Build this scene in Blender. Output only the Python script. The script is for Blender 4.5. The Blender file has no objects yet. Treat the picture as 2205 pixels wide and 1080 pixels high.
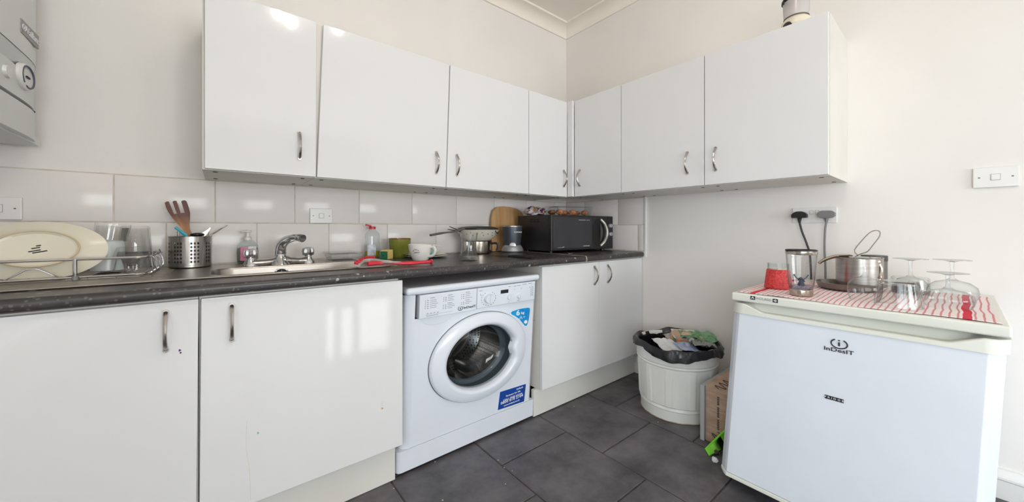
import bpy, bmesh, math, random
from mathutils import Vector, Matrix, noise

S = bpy.context.scene
COL = S.collection
PI = math.pi

# ---------------------------------------------------------------- camera, world, light
F_PX, CX, YH = 780.0, 1102.5, 491.0
YAW = math.atan2(2065 - CX, F_PX)
CAM = Vector((-1.90, -1.74, 0.838))
FW = Vector((math.cos(YAW), math.sin(YAW), 0))
RT = Vector((math.sin(YAW), -math.cos(YAW), 0))

cam_data = bpy.data.cameras.new('camera')
cam = bpy.data.objects.new('camera', cam_data)
COL.objects.link(cam)
cam.location = CAM
cam.rotation_euler = (PI / 2, 0, YAW - PI / 2)
cam_data.sensor_width = 36.0
cam_data.lens = 36.0 * F_PX / 2205.0
cam_data.shift_y = (YH - 540.0) / 2205.0
cam_data.clip_start = 0.02
S.camera = cam

world = bpy.data.worlds.new('overcast_sky')
S.world = world
world.use_nodes = True
bg = world.node_tree.nodes['Background']
bg.inputs[0].default_value = (0.86, 0.93, 1.0, 1)
bg.inputs[1].default_value = 3.0

def window_light(name, loc, rot, sx, sy, power, col):
    d = bpy.data.lights.new(name, 'AREA')
    d.shape = 'RECTANGLE'; d.size = sx; d.size_y = sy; d.energy = power; d.color = col
    o = bpy.data.objects.new(name, d); COL.objects.link(o)
    o.location = loc; o.rotation_euler = rot
    return o

window_light('daylight_side_window', (-2.80, -2.95, 0.85), (0, -PI / 2, 0), 1.15, 2.1, 27.0, (0.93, 0.962, 1.0))
window_light('daylight_back_window', (-1.35, -5.36, 1.02), (PI / 2, 0, 0), 1.9, 1.15, 86.0, (0.95, 0.975, 1.0))

# low sun: one narrow beam passes the notch of an added unseen wall and falls on the sink cupboard door
SUN_DX, SUN_DZ = 0.59, -0.93            # drift of the beam between the back window and the cupboard door
sun_d = bpy.data.lights.new('low_sun', 'SUN'); sun_d.energy = 0.75; sun_d.angle = math.radians(0.25); sun_d.color = (1.0, 0.96, 0.9)
sun = bpy.data.objects.new('low_sun', sun_d); COL.objects.link(sun)
sun.rotation_euler = Vector((SUN_DX, 4.67, SUN_DZ)).to_track_quat('-Z', 'Y').to_euler()

vs = S.view_settings
vs.view_transform = 'Standard'
vs.look = 'None'
vs.gamma = 1.0
vs.exposure = 0.18
try:
    vs.use_curve_mapping = False
except Exception:
    pass

# ---------------------------------------------------------------- helpers
def at(px, py, x=None, y=None, z=None):
    """point of the place seen at a pixel of the photograph, on a plane of known x, y or z"""
    r = FW + RT * ((px - CX) / F_PX) + Vector((0, 0, (YH - py) / F_PX))
    if x is not None: t = (x - CAM.x) / r.x
    elif y is not None: t = (y - CAM.y) / r.y
    else: t = (z - CAM.z) / r.z
    return CAM + r * t

def lin(c):
    c /= 255.0
    return c / 12.92 if c <= 0.04045 else ((c + 0.055) / 1.055) ** 2.4

def rgb(t):
    return (lin(t[0]), lin(t[1]), lin(t[2]), 1.0)

MATS = {}
def mat(name, col, rough=0.5, metal=0.0, spec=0.5, coat=0.0, vary=None, bump=None, trans=0.0, stretch=None, emit=None):
    """procedural principled material; vary=(scale, second colour, amount), bump=(scale, strength)"""
    if name in MATS: return MATS[name]
    m = bpy.data.materials.new(name); m.use_nodes = True
    nt = m.node_tree; p = nt.nodes['Principled BSDF']
    p.inputs['Base Color'].default_value = rgb(col)
    p.inputs['Roughness'].default_value = rough
    p.inputs['Metallic'].default_value = metal
    p.inputs['Specular IOR Level'].default_value = spec
    p.inputs['Coat Weight'].default_value = coat
    p.inputs['Coat Roughness'].default_value = 0.06
    p.inputs['Transmission Weight'].default_value = trans
    tc = nt.nodes.new('ShaderNodeTexCoord')
    mp = nt.nodes.new('ShaderNodeMapping')
    if stretch: mp.inputs['Scale'].default_value = stretch
    nt.links.new(tc.outputs['Object'], mp.inputs['Vector'])
    sc, c2, am = vary if vary else (6.0, tuple(max(0, c - 4) for c in col), 1.0)
    n = nt.nodes.new('ShaderNodeTexNoise'); n.inputs['Scale'].default_value = sc; n.inputs['Detail'].default_value = 4
    nt.links.new(mp.outputs[0], n.inputs['Vector'])
    ramp = nt.nodes.new('ShaderNodeMapRange')
    ramp.inputs['From Min'].default_value = 0.35; ramp.inputs['From Max'].default_value = 0.65
    ramp.inputs['To Max'].default_value = am
    nt.links.new(n.outputs['Fac'], ramp.inputs['Value'])
    mx = nt.nodes.new('ShaderNodeMix'); mx.data_type = 'RGBA'
    mx.inputs[6].default_value = rgb(col); mx.inputs[7].default_value = rgb(c2)
    nt.links.new(ramp.outputs[0], mx.inputs[0])
    nt.links.new(mx.outputs[2], p.inputs['Base Color'])
    if bump:
        b = nt.nodes.new('ShaderNodeTexNoise'); b.inputs['Scale'].default_value = bump[0]; b.inputs['Detail'].default_value = 3
        nt.links.new(mp.outputs[0], b.inputs['Vector'])
        bn = nt.nodes.new('ShaderNodeBump'); bn.inputs['Strength'].default_value = bump[1]; bn.inputs['Distance'].default_value = 0.01
        nt.links.new(b.outputs['Fac'], bn.inputs['Height']); nt.links.new(bn.outputs[0], p.inputs['Normal'])
    MATS[name] = m
    return m

def glass(name, tint=(250, 252, 252), gloss=1.0, rough=0.02, ior=1.45, edge=0.85):
    """thin clear glass: see-through with mirror reflections that grow towards the edges"""
    if name in MATS: return MATS[name]
    m = bpy.data.materials.new(name); m.use_nodes = True
    nt = m.node_tree; nt.nodes.clear()
    out = nt.nodes.new('ShaderNodeOutputMaterial'); mix = nt.nodes.new('ShaderNodeMixShader')
    tr = nt.nodes.new('ShaderNodeBsdfTransparent'); gl = nt.nodes.new('ShaderNodeBsdfGlossy')
    lw = nt.nodes.new('ShaderNodeLayerWeight'); lw.inputs['Blend'].default_value = 0.5
    f0 = ((ior - 1) / (ior + 1)) ** 2
    pw = nt.nodes.new('ShaderNodeMath'); pw.operation = 'POWER'; pw.inputs[1].default_value = 4.0
    nt.links.new(lw.outputs['Facing'], pw.inputs[0])
    fr = nt.nodes.new('ShaderNodeMath'); fr.operation = 'MULTIPLY_ADD'; fr.inputs[1].default_value = 0.75; fr.inputs[2].default_value = f0
    nt.links.new(pw.outputs[0], fr.inputs[0])
    tm = nt.nodes.new('ShaderNodeMix'); tm.data_type = 'RGBA'
    tm.inputs[6].default_value = rgb(tint); tm.inputs[7].default_value = rgb(tuple(c * edge for c in tint))
    nt.links.new(pw.outputs[0], tm.inputs[0]); nt.links.new(tm.outputs[2], tr.inputs['Color'])
    gl.inputs['Roughness'].default_value = rough; gl.inputs['Color'].default_value = (gloss, gloss, gloss, 1)
    nt.links.new(fr.outputs[0], mix.inputs[0]); nt.links.new(tr.outputs[0], mix.inputs[1]); nt.links.new(gl.outputs[0], mix.inputs[2])
    nt.links.new(mix.outputs[0], out.inputs['Surface'])
    MATS[name] = m
    return m

def node_mat(name, rough, metal, build, spec=0.5):
    """principled whose colour comes from a small node graph: build(nt, objcoord_socket) -> colour socket[, height socket]"""
    m = bpy.data.materials.new(name); m.use_nodes = True
    nt = m.node_tree; p = nt.nodes['Principled BSDF']
    p.inputs['Roughness'].default_value = rough; p.inputs['Metallic'].default_value = metal
    p.inputs['Specular IOR Level'].default_value = spec
    tc = nt.nodes.new('ShaderNodeTexCoord')
    res = build(nt, tc.outputs['Object'])
    if isinstance(res, tuple):
        c, h, st = res
        bn = nt.nodes.new('ShaderNodeBump'); bn.inputs['Strength'].default_value = st; bn.inputs['Distance'].default_value = 0.005
        nt.links.new(h, bn.inputs['Height']); nt.links.new(bn.outputs[0], p.inputs['Normal'])
    else: c = res
    nt.links.new(c, p.inputs['Base Color'])
    MATS[name] = m
    return m

def nmath(nt, op, a, b=None):
    n = nt.nodes.new('ShaderNodeMath'); n.operation = op
    for i, v in enumerate((a, b)):
        if v is None: continue
        if isinstance(v, (int, float)): n.inputs[i].default_value = v
        else: nt.links.new(v, n.inputs[i])
    return n.outputs[0]

def nmix(nt, fac, a, b):
    n = nt.nodes.new('ShaderNodeMix'); n.data_type = 'RGBA'
    if isinstance(fac, (int, float)): n.inputs[0].default_value = fac
    else: nt.links.new(fac, n.inputs[0])
    for i, v in ((6, a), (7, b)):
        if isinstance(v, tuple): n.inputs[i].default_value = rgb(v)
        else: nt.links.new(v, n.inputs[i])
    return n.outputs[2]

# ---- mesh pieces, all in world coordinates
def BM(): return bmesh.new()

def box(bm, x0, x1, y0, y1, z0, z1, bev=0.0, seg=2):
    t = bmesh.new()
    x0, x1 = min(x0, x1), max(x0, x1); y0, y1 = min(y0, y1), max(y0, y1); z0, z1 = min(z0, z1), max(z0, z1)
    v = [t.verts.new((x, y, z)) for z in (z0, z1) for y in (y0, y1) for x in (x0, x1)]
    for f in ((0, 2, 3, 1), (4, 5, 7, 6), (0, 1, 5, 4), (2, 6, 7, 3), (0, 4, 6, 2), (1, 3, 7, 5)):
        t.faces.new([v[i] for i in f])
    if bev:
        bmesh.ops.bevel(t, geom=t.edges[:], offset=bev, segments=seg, affect='EDGES', profile=0.5)
    join(bm, t)
    return bm

def hexa(bm, c, bev=0.0, seg=2):
    """8 corners: bottom ring of 4 then top ring of 4"""
    t = bmesh.new(); v = [t.verts.new(p) for p in c]
    for f in ((0, 3, 2, 1), (4, 5, 6, 7), (0, 1, 5, 4), (1, 2, 6, 5), (2, 3, 7, 6), (3, 0, 4, 7)):
        t.faces.new([v[i] for i in f])
    bmesh.ops.recalc_face_normals(t, faces=t.faces)
    if bev: bmesh.ops.bevel(t, geom=t.edges[:], offset=bev, segments=seg, affect='EDGES', profile=0.5)
    join(bm, t)
    return bm

def join(bm, t):
    me = bpy.data.meshes.new('tmp'); t.to_mesh(me); t.free(); bm.from_mesh(me); bpy.data.meshes.remove(me)

def lathe(bm, prof, c, n=32, sx=1.0, sy=1.0, axis='z', close=False, mod=None, phase=0.0):
    """prof: (radius, height along axis); mod(angle, i) scales the radius"""
    rings = []
    for i, (r, h) in enumerate(prof):
        ring = []
        for k in range(n):
            a = 2 * PI * k / n + phase
            rr = r * (mod(a, i) if mod else 1.0)
            u, w = rr * math.cos(a) * sx, rr * math.sin(a) * sy
            if axis == 'z': p = (c[0] + u, c[1] + w, c[2] + h)
            elif axis == 'y': p = (c[0] + u, c[1] + h, c[2] + w)
            else: p = (c[0] + h, c[1] + u, c[2] + w)
            ring.append(bm.verts.new(p))
        rings.append(ring)
    for a, b in zip(rings, rings[1:]):
        for k in range(n):
            try: bm.faces.new((a[k], a[(k + 1) % n], b[(k + 1) % n], b[k]))
            except ValueError: pass
    if close:
        for ring in (rings[0], rings[-1]):
            try: bm.faces.new(ring)
            except ValueError: pass
    return bm

def tube(bm, pts, r, n=8, closed=False, cap=True, flat=1.0):
    pts = [Vector(p) for p in pts]; m = len(pts)
    rs = r if isinstance(r, (list, tuple)) else [r] * m
    if len(rs) != m: rs = [rs[min(len(rs) - 1, int(i * len(rs) / m))] for i in range(m)]
    tang = []
    for i in range(m):
        if closed: d = pts[(i + 1) % m] - pts[i - 1]
        else: d = pts[min(i + 1, m - 1)] - pts[max(i - 1, 0)]
        tang.append(d.normalized() if d.length else Vector((0, 0, 1)))
    ref = Vector((0, 0, 1)) if abs(tang[0].z) < 0.9 else Vector((0, 1, 0))
    nrm = (ref - tang[0] * ref.dot(tang[0])).normalized()
    rings = []
    for i in range(m):
        nrm = (nrm - tang[i] * nrm.dot(tang[i])).normalized()
        bi = tang[i].cross(nrm)
        rings.append([bm.verts.new(pts[i] + (nrm * math.cos(2 * PI * k / n) + bi * math.sin(2 * PI * k / n) * flat) * rs[i]) for k in range(n)])
    seq = list(zip(rings, rings[1:])) + ([(rings[-1], rings[0])] if closed else [])
    for a, b in seq:
        for k in range(n): bm.faces.new((a[k], a[(k + 1) % n], b[(k + 1) % n], b[k]))
    if cap and not closed:
        bm.faces.new(rings[0][::-1]); bm.faces.new(rings[-1])
    return bm

def spl(pts, k=6, closed=False):
    pts = [Vector(p) for p in pts]; m = len(pts); out = []
    rng = range(m) if closed else range(m - 1)
    for i in rng:
        if closed: p0, p1, p2, p3 = pts[i - 1], pts[i], pts[(i + 1) % m], pts[(i + 2) % m]
        else: p0, p1, p2, p3 = pts[max(i - 1, 0)], pts[i], pts[i + 1], pts[min(i + 2, m - 1)]
        for j in range(k):
            t = j / k
            out.append(0.5 * ((2 * p1) + (p2 - p0) * t + (2 * p0 - 5 * p1 + 4 * p2 - p3) * t * t + (3 * p1 - p0 - 3 * p2 + p3) * t ** 3))
    if not closed: out.append(pts[-1])
    return out

def prism(bm, pts, ext, bev=0.0):
    t = bmesh.new(); ext = Vector(ext)
    a = [t.verts.new(p) for p in pts]; b = [t.verts.new(Vector(p) + ext) for p in pts]
    t.faces.new(a); t.faces.new(b[::-1]); n = len(a)
    for k in range(n): t.faces.new((a[k], b[k], b[(k + 1) % n], a[(k + 1) % n]))
    bmesh.ops.recalc_face_normals(t, faces=t.faces)
    if bev: bmesh.ops.bevel(t, geom=t.edges[:], offset=bev, segments=2, affect='EDGES', profile=0.5)
    join(bm, t)
    return bm

def rrect(x0, x1, y0, y1, r, n=5):
    """rounded rectangle outline, counter-clockwise list of (x, y)"""
    out = []
    for cx, cy, a0 in ((x1 - r, y0 + r, -PI / 2), (x1 - r, y1 - r, 0), (x0 + r, y1 - r, PI / 2), (x0 + r, y0 + r, PI)):
        for k in range(n + 1):
            a = a0 + (PI / 2) * k / n
            out.append((cx + r * math.cos(a), cy + r * math.sin(a)))
    return out

def blob(bm, c, r, sub=3, amp=0.25, freq=8.0, seed=0, sharp=False):
    t = bmesh.new(); bmesh.ops.create_icosphere(t, subdivisions=sub, radius=1.0)
    for v in t.verts:
        d = v.co.normalized()
        k = 1 + amp * noise.noise(d * freq * 0.25 + Vector((seed * 3.7, seed * 1.3, seed)))
        if sharp: k += amp * 0.6 * abs(noise.noise(d * freq * 0.7 + Vector((seed, 9, 2))))
        v.co = Vector((c[0] + d.x * r[0] * k, c[1] + d.y * r[1] * k, c[2] + d.z * r[2] * k))
    join(bm, t)
    return bm

def warp(bm, fn):
    for v in bm.verts: v.co = fn(v.co.copy())
    return bm

# ---- objects
def finish(bm, name, m, smooth=True, ang=35):
    bmesh.ops.recalc_face_normals(bm, faces=bm.faces)
    me = bpy.data.meshes.new(name); bm.to_mesh(me); bm.free()
    me.materials.append(m)
    if smooth:
        me.shade_smooth()
        me.set_sharp_from_angle(angle=math.radians(ang))
    return me

def wn(o, on):
    if on:
        md = o.modifiers.new('weighted_normal', 'WEIGHTED_NORMAL'); md.keep_sharp = True; md.weight = 80
    return o

def tag(o, label=None, cat=None, group=None, kind=None):
    if label: o['label'] = label
    if cat: o['category'] = cat
    if group: o['group'] = group
    if kind: o['kind'] = kind
    return o

def thing(name, label, cat, loc, group=None):
    o = bpy.data.objects.new(name, None); COL.objects.link(o)
    o.empty_display_size = 0.05
    o.location = Vector(loc)
    o['base'] = list(loc)
    return tag(o, label, cat, group)

def base_of(o):
    while o.parent: o = o.parent
    return Vector(o['base'][:]) if 'base' in o else Vector((0, 0, 0))

def part(name, bm, m, parent, smooth=True, ang=35, label=None, kind=None):
    b = base_of(parent)
    for v in bm.verts: v.co -= b
    o = bpy.data.objects.new(name, finish(bm, name, m, smooth, ang)); COL.objects.link(o)
    o.parent = parent
    wn(o, smooth and name != 'tile')
    if label: o['label'] = label
    if kind: o['kind'] = kind
    return o

def single(name, bm, m, label, cat, group=None, kind=None, smooth=True, ang=35):
    lo = Vector((min(v.co.x for v in bm.verts), min(v.co.y for v in bm.verts), min(v.co.z for v in bm.verts)))
    hi = Vector((max(v.co.x for v in bm.verts), max(v.co.y for v in bm.verts), max(v.co.z for v in bm.verts)))
    b = Vector(((lo.x + hi.x) / 2, (lo.y + hi.y) / 2, lo.z))
    for v in bm.verts: v.co -= b
    o = bpy.data.objects.new(name, finish(bm, name, m, smooth, ang)); COL.objects.link(o)
    o.location = b; o['base'] = list(b); wn(o, smooth)
    return tag(o, label, cat, group, kind)

def struct(name, bm, m, label=None, smooth=False):
    o = bpy.data.objects.new(name, finish(bm, name, m, smooth)); COL.objects.link(o)
    o['base'] = [0.0, 0.0, 0.0]; wn(o, smooth)
    return tag(o, label, None, None, 'structure')

def text_bm(s, size, org, right, up, align='CENTER', depth=0.0006, sx=1.0, bold=0.0):
    cu = bpy.data.curves.new('t', 'FONT'); cu.body = s; cu.size = size; cu.align_x = align; cu.align_y = 'CENTER'
    cu.extrude = depth; cu.offset = bold; cu.resolution_u = 3
    o = bpy.data.objects.new('t', cu); COL.objects.link(o)
    dg = bpy.context.evaluated_depsgraph_get()
    me = bpy.data.meshes.new_from_object(o.evaluated_get(dg))
    bm = bmesh.new(); bm.from_mesh(me)
    bpy.data.objects.remove(o); bpy.data.curves.remove(cu); bpy.data.meshes.remove(me)
    r, u = Vector(right), Vector(up); w = r.cross(u); org = Vector(org)
    for v in bm.verts: v.co = org + r * v.co.x * sx + u * v.co.y + w * v.co.z
    return bm

# ---------------------------------------------------------------- materials
def plaster(name, col, sc=3.0):
    return mat(name, col, rough=0.75, spec=0.25, vary=(sc, tuple(c - 5 for c in col), 0.7), bump=(60, 0.04))
M_WALL = plaster('wall_paint', (237, 233, 229))
M_WALLR = M_WALL
M_CEIL = plaster('ceiling_paint', (247, 239, 229))
M_TILE = mat('glazed_white_tile', (238, 231, 228), rough=0.13, spec=0.2, vary=(1.2, (233, 228, 225), 1.0), bump=(5, 0.05))
M_GROUT = mat('grout', (216, 209, 198), rough=0.9, vary=(30, (200, 190, 174), 1.0))
M_GLOSS = mat('white_gloss_laminate', (226, 226, 227), rough=0.07, spec=0.5, vary=(2, (224, 224, 225), 1.0))
M_CARC = mat('white_melamine', (226, 223, 216), rough=0.45, vary=(4, (220, 216, 208), 1.0))
M_KICK = mat('plinth_laminate', (220, 219, 214), rough=0.4, vary=(4, (213, 211, 205), 1.0))
M_STEELH = mat('satin_nickel', (190, 184, 178), rough=0.25, metal=1.0)
M_CHROME = mat('chrome', (205, 206, 208), rough=0.08, metal=1.0)
M_STEEL = mat('brushed_steel', (176, 170, 164), rough=0.3, metal=1.0, vary=(40, (160, 154, 148), 1.0), stretch=(0.15, 3, 3))
M_STEELV = mat('brushed_steel_vertical', (170, 166, 162), rough=0.28, metal=1.0, vary=(60, (150, 146, 142), 1.0), stretch=(3, 3, 0.2))
M_DARK = mat('dark_gap', (30, 28, 27), rough=0.8)
M_WHITEP = mat('white_plastic', (232, 231, 228), rough=0.3)
M_BLACKP = mat('black_plastic', (28, 28, 30), rough=0.4)
M_GREYP = mat('grey_plastic', (128, 127, 126), rough=0.45)
M_APPL = mat('appliance_white', (224, 229, 238), rough=0.22, spec=0.5)
M_CREAM = mat('aged_cream_plastic', (228, 229, 223), rough=0.35, vary=(5, (223, 224, 214), 1.0))
M_GLASS = glass('clear_glass', edge=0.45)
M_GLASST = glass('tumbler_glass', tint=(254, 255, 255), edge=0.75)
M_GLASSD = glass('drum_door_glass', tint=(215, 220, 222))
M_PLASTIC = glass('clear_plastic', tint=(249, 251, 252), gloss=0.8, rough=0.12, edge=0.9)
M_INK = mat('dark_print', (48, 48, 54), rough=0.6)
M_INKG = mat('grey_print', (150, 152, 160), rough=0.6)
M_WHITEINK = mat('white_print', (236, 238, 242), rough=0.6)
M_RED = mat('red_plastic', (214, 44, 62), rough=0.35)

def build_worktop(nt, co):
    v = nt.nodes.new('ShaderNodeTexVoronoi'); v.inputs['Scale'].default_value = 27
    ns = nt.nodes.new('ShaderNodeTexNoise'); ns.inputs['Scale'].default_value = 24; ns.inputs['Detail'].default_value = 5
    nt.links.new(co, v.inputs['Vector']); nt.links.new(co, ns.inputs['Vector'])
    base = nmix(nt, ns.outputs['Fac'], (34, 32, 34), (76, 72, 71))
    v2 = nt.nodes.new('ShaderNodeTexVoronoi'); v2.inputs['Scale'].default_value = 95
    nt.links.new(co, v2.inputs['Vector'])
    fine = nmath(nt, 'MULTIPLY', nmath(nt, 'LESS_THAN', v2.outputs['Distance'], 0.26), 0.45)
    c = nmix(nt, fine, base, (118, 114, 112))
    dist = nmath(nt, 'ADD', v.outputs['Distance'], nmath(nt, 'MULTIPLY', ns.outputs['Fac'], 0.35))
    big = nmath(nt, 'MULTIPLY', nmath(nt, 'LESS_THAN', dist, 0.315), 0.8)
    return nmix(nt, big, c, (168, 170, 170))
M_TOP = node_mat('dark_flecked_laminate', 0.32, 0.0, build_worktop)

def build_slate(nt, co):
    n1 = nt.nodes.new('ShaderNodeTexNoise'); n1.inputs['Scale'].default_value = 7; n1.inputs['Detail'].default_value = 8; n1.inputs['Roughness'].default_value = 0.65
    n2 = nt.nodes.new('ShaderNodeTexNoise'); n2.inputs['Scale'].default_value = 60; n2.inputs['Detail'].default_value = 4
    oi = nt.nodes.new('ShaderNodeObjectInfo')
    off = nt.nodes.new('ShaderNodeVectorMath'); off.operation = 'ADD'
    nt.links.new(co, off.inputs[0]); nt.links.new(oi.outputs['Location'], off.inputs[1])
    nt.links.new(off.outputs[0], n1.inputs['Vector']); nt.links.new(off.outputs[0], n2.inputs['Vector'])
    mr = nt.nodes.new('ShaderNodeMapRange'); mr.inputs['From Min'].default_value = 0.34; mr.inputs['From Max'].default_value = 0.66
    nt.links.new(n1.outputs['Fac'], mr.inputs['Value'])
    c = nmix(nt, mr.outputs[0], (58, 57, 61), (110, 107, 111))
    c = nmix(nt, nmath(nt, 'MULTIPLY', n2.outputs['Fac'], 0.35), c, (86, 81, 80))
    return c, n1.outputs['Fac'], 0.25
M_SLATE = node_mat('slate_tile', 0.42, 0.0, build_slate)
M_FGROUT = mat('floor_grout', (66, 62, 60), rough=0.9, vary=(25, (88, 82, 78), 1.0))

# ---------------------------------------------------------------- room shell
XL, YF, ZC = -2.62, -5.20, 2.225
ZT = 0.703

def wall_with_hole(bm, axis, pos, thick, a0, a1, z0, z1, h):
    """wall slab across axis with one window hole h=(a0,a1,z0,z1)"""
    def bx(p0, p1, q0, q1):
        if axis == 'x': box(bm, pos, pos + thick, p0, p1, q0, q1)
        else: box(bm, p0, p1, pos, pos + thick, q0, q1)
    bx(a0, h[0], z0, z1); bx(h[1], a1, z0, z1); bx(h[0], h[1], z0, h[2]); bx(h[0], h[1], h[3], z1)
    return bm

wall_back = struct('wall_back', box(BM(), XL - 0.15, 0.15, 0.0, 0.12, -0.05, ZC + 0.1), M_WALL, 'off-white painted wall behind the sink and wall cupboards')
wall_right = struct('wall_right', box(BM(), 0.0, 0.12, YF - 0.15, 0.0, -0.05, ZC + 0.1), M_WALLR, 'off-white painted wall behind the fridge')
HL = (-4.00, -1.90, 0.25, 1.45)
wall_left = struct('wall_left', wall_with_hole(BM(), 'x', XL - 0.15, 0.15, YF - 0.15, 0.0, -0.05, ZC + 0.1, HL), M_WALL)
HF = (-2.30, -0.40, 0.45, 1.60)
wall_front = struct('wall_front', wall_with_hole(BM(), 'y', YF - 0.12, 0.12, XL, 0.0, -0.05, ZC + 0.1, HF), M_WALL)
ceiling = struct('ceiling', box(BM(), XL - 0.15, 0.15, YF - 0.15, 0.12, ZC, ZC + 0.1), M_CEIL, 'cream ceiling above the corner of the room')
floor = struct('floor', box(BM(), XL - 0.1, 0.0, YF - 0.1, 0.0, -0.05, -0.004), M_FGROUT, 'floor of large dark slate tiles in a staggered bond')

# window joinery (behind the camera)
def window(name, axis, pos, h):
    r = struct(name, (box(BM(), pos - 0.02, pos + 0.02, h[0], h[1], h[2] - 0.03, h[2]) if axis == 'x' else box(BM(), h[0], h[1], pos - 0.02, pos + 0.02, h[2] - 0.03, h[2])), M_WHITEP)
    bars = [(h[0], h[0] + 0.05, h[2], h[3]), (h[1] - 0.05, h[1], h[2], h[3]), (h[0], h[1], h[2], h[2] + 0.05), (h[0], h[1], h[3] - 0.05, h[3])]
    mid = (h[0] + h[1]) / 2
    bars += [(mid - 0.025, mid + 0.025, h[2], h[3])]
    for a0, a1, z0, z1 in bars:
        b = BM()
        if axis == 'x': box(b, pos - 0.03, pos + 0.03, a0, a1, z0, z1, 0.004)
        else: box(b, a0, a1, pos - 0.03, pos + 0.03, z0, z1, 0.004)
        part('window_frame', b, M_WHITEP, r)
    for a0, a1 in ((h[0] + 0.05, mid - 0.025), (mid + 0.025, h[1] - 0.05)):
        b = BM()
        if axis == 'x': box(b, pos - 0.003, pos + 0.003, a0, a1, h[2] + 0.05, h[3] - 0.05)
        else: box(b, a0, a1, pos - 0.003, pos + 0.003, h[2] + 0.05, h[3] - 0.05)
        part('pane', b, M_GLASS, r, smooth=False)
window('window_1', 'x', XL - 0.07, HL)
window('window_2', 'y', YF - 0.06, HF)

# small glazing bars in the corner of the back window, and an unseen wall added outside, both shaping the sun patch
def beam_at_window(px, py):
    p = at(px, py, y=-0.59)
    return Vector((p.x - SUN_DX, YF - 0.06, p.z - SUN_DZ))
w2 = bpy.data.objects['window_2']
for px in (727, 767):
    p = beam_at_window(px, 690)
    part('glazing_bar', box(BM(), p.x - 0.009, p.x + 0.009, p.y - 0.012, p.y + 0.012, HF[2] + 0.05, HF[3] - 0.05), M_WHITEP, w2, smooth=False)
p, p2 = beam_at_window(672, 664), beam_at_window(767, 664)
part('glazing_bar', box(BM(), HF[0] + 0.05, p2.x, p.y - 0.012, p.y + 0.012, p.z - 0.009, p.z + 0.009), M_WHITEP, w2, smooth=False)
GY = YF - 2.30
pr0, pr1 = beam_at_window(837, 745), beam_at_window(672, 735)
k_ = (GY - (YF - 0.06)) / 4.67
gx0, gx1, gz = -2.60, pr0.x + SUN_DX * k_, pr0.z + SUN_DZ * k_
gw = box(BM(), -6.0, gx0, GY - 0.2, GY, -0.05, 3.4)
box(gw, gx0, gx1, GY - 0.2, GY, -0.05, gz); box(gw, gx1, 3.0, GY - 0.2, GY, -0.05, 3.4)
struct('wall_sun_mask', gw, mat('sun_mask_brick', (168, 140, 120), rough=0.9, vary=(8, (140, 110, 92), 1.0)), 'unseen notched wall added to shape the sun patch')

struct('ground_outside', box(BM(), -14, 10, -16, 8, -0.30, -0.08), mat('added_ground_paving', (112, 108, 100), rough=0.9, vary=(3, (92, 92, 80), 1.0)), 'unseen paved ground added outside to weaken light from below')  # unseen ground, added to weaken the upward light on the high walls

# floor tiles, staggered
tw, tl, gap = 0.335, 0.36, 0.005
tb = box(BM(), -tw / 2 + gap / 2, tw / 2 - gap / 2, -tl / 2 + gap / 2, tl / 2 - gap / 2, -0.012, 0.0, 0.002, 1)
tile_me = finish(tb, 'floor_tile', M_SLATE, False)
random.seed(4)
x = -1.455 - 4 * tw
ci = 0
while x < 0.0:
    yoff = -0.90 if ci % 2 == 0 else -0.72
    k0 = -8
    for k in range(-14, 4):
        yy = yoff + k * tl
        cx_, cy_ = x + tw / 2, yy + tl / 2
        if yy > 0.0 or cy_ < YF - 0.1: continue
        o = bpy.data.objects.new('floor_tile', tile_me); COL.objects.link(o); o.parent = floor
        sx = 1.0
        if x + tw > 0.0:
            sx = (0.0 - x) / tw; cx_ = x / 2
        sy = 1.0
        if yy + tl > 0: sy = (0 - yy) / tl; cy_ = yy / 2
        if x < XL: 
            if x + tw < XL + 0.01: bpy.data.objects.remove(o); continue
            sx = (x + tw - XL) / tw; cx_ = (x + tw + XL) / 2
        o.scale = (sx, sy, 1)
        o.location = (cx_, cy_, random.uniform(-0.0008, 0.0008))
    x += tw; ci += 1

# splashback tiles
def tile_row(axis, a0, a1, joints, z0, z1, parent):
    xs = [a0] + sorted(j for j in joints if a0 < j < a1) + [a1]
    for p, q in zip(xs, xs[1:]):
        g = 0.0016
        if q - p < 0.01: continue
        b = BM()
        dz = random.uniform(0.0, 0.0006)
        if axis == 'x': box(b, p + g, q - g, -0.008 - dz, 0.0, z0 + g, z1 - g, 0.0018, 2)
        else: box(b, -0.008 - dz, 0.0, p + g, q - g, z0 + g, z1 - g, 0.0018, 2)
        part('tile', b, M_TILE, parent)
ZM, ZTT = 0.858, 1.014
tile_row('x', XL, -0.0085, [-2.165 + 0.2555 * k for k in range(-3, 10)], ZM, ZTT, wall_back)
tile_row('x', XL, -0.0085, [-2.298 + 0.2575 * k for k in range(-3, 10)], ZT + 0.004, ZM, wall_back)
tile_row('y', -0.606, -0.0085, [-0.17, -0.43], ZM, ZTT, wall_right)
tile_row('y', -0.606, -0.0085, [-0.566, -0.31, -0.054], ZT + 0.004, ZM, wall_right)
part('grout_bed', box(BM(), XL, -0.0066, -0.0066, 0.0, ZT, ZTT + 0.002), M_GROUT, wall_back, smooth=False)
part('grout_bed', box(BM(), -0.0066, 0.0, -0.606, -0.0066, ZT, ZTT + 0.002), M_GROUT, wall_right, smooth=False)
struct('trim_1', box(BM(), -0.0115, 0.0, -0.619, -0.606, ZT - 0.03, ZTT + 0.003, 0.003), M_WHITEP, 'white vertical tile edging strip on the right wall')

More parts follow.
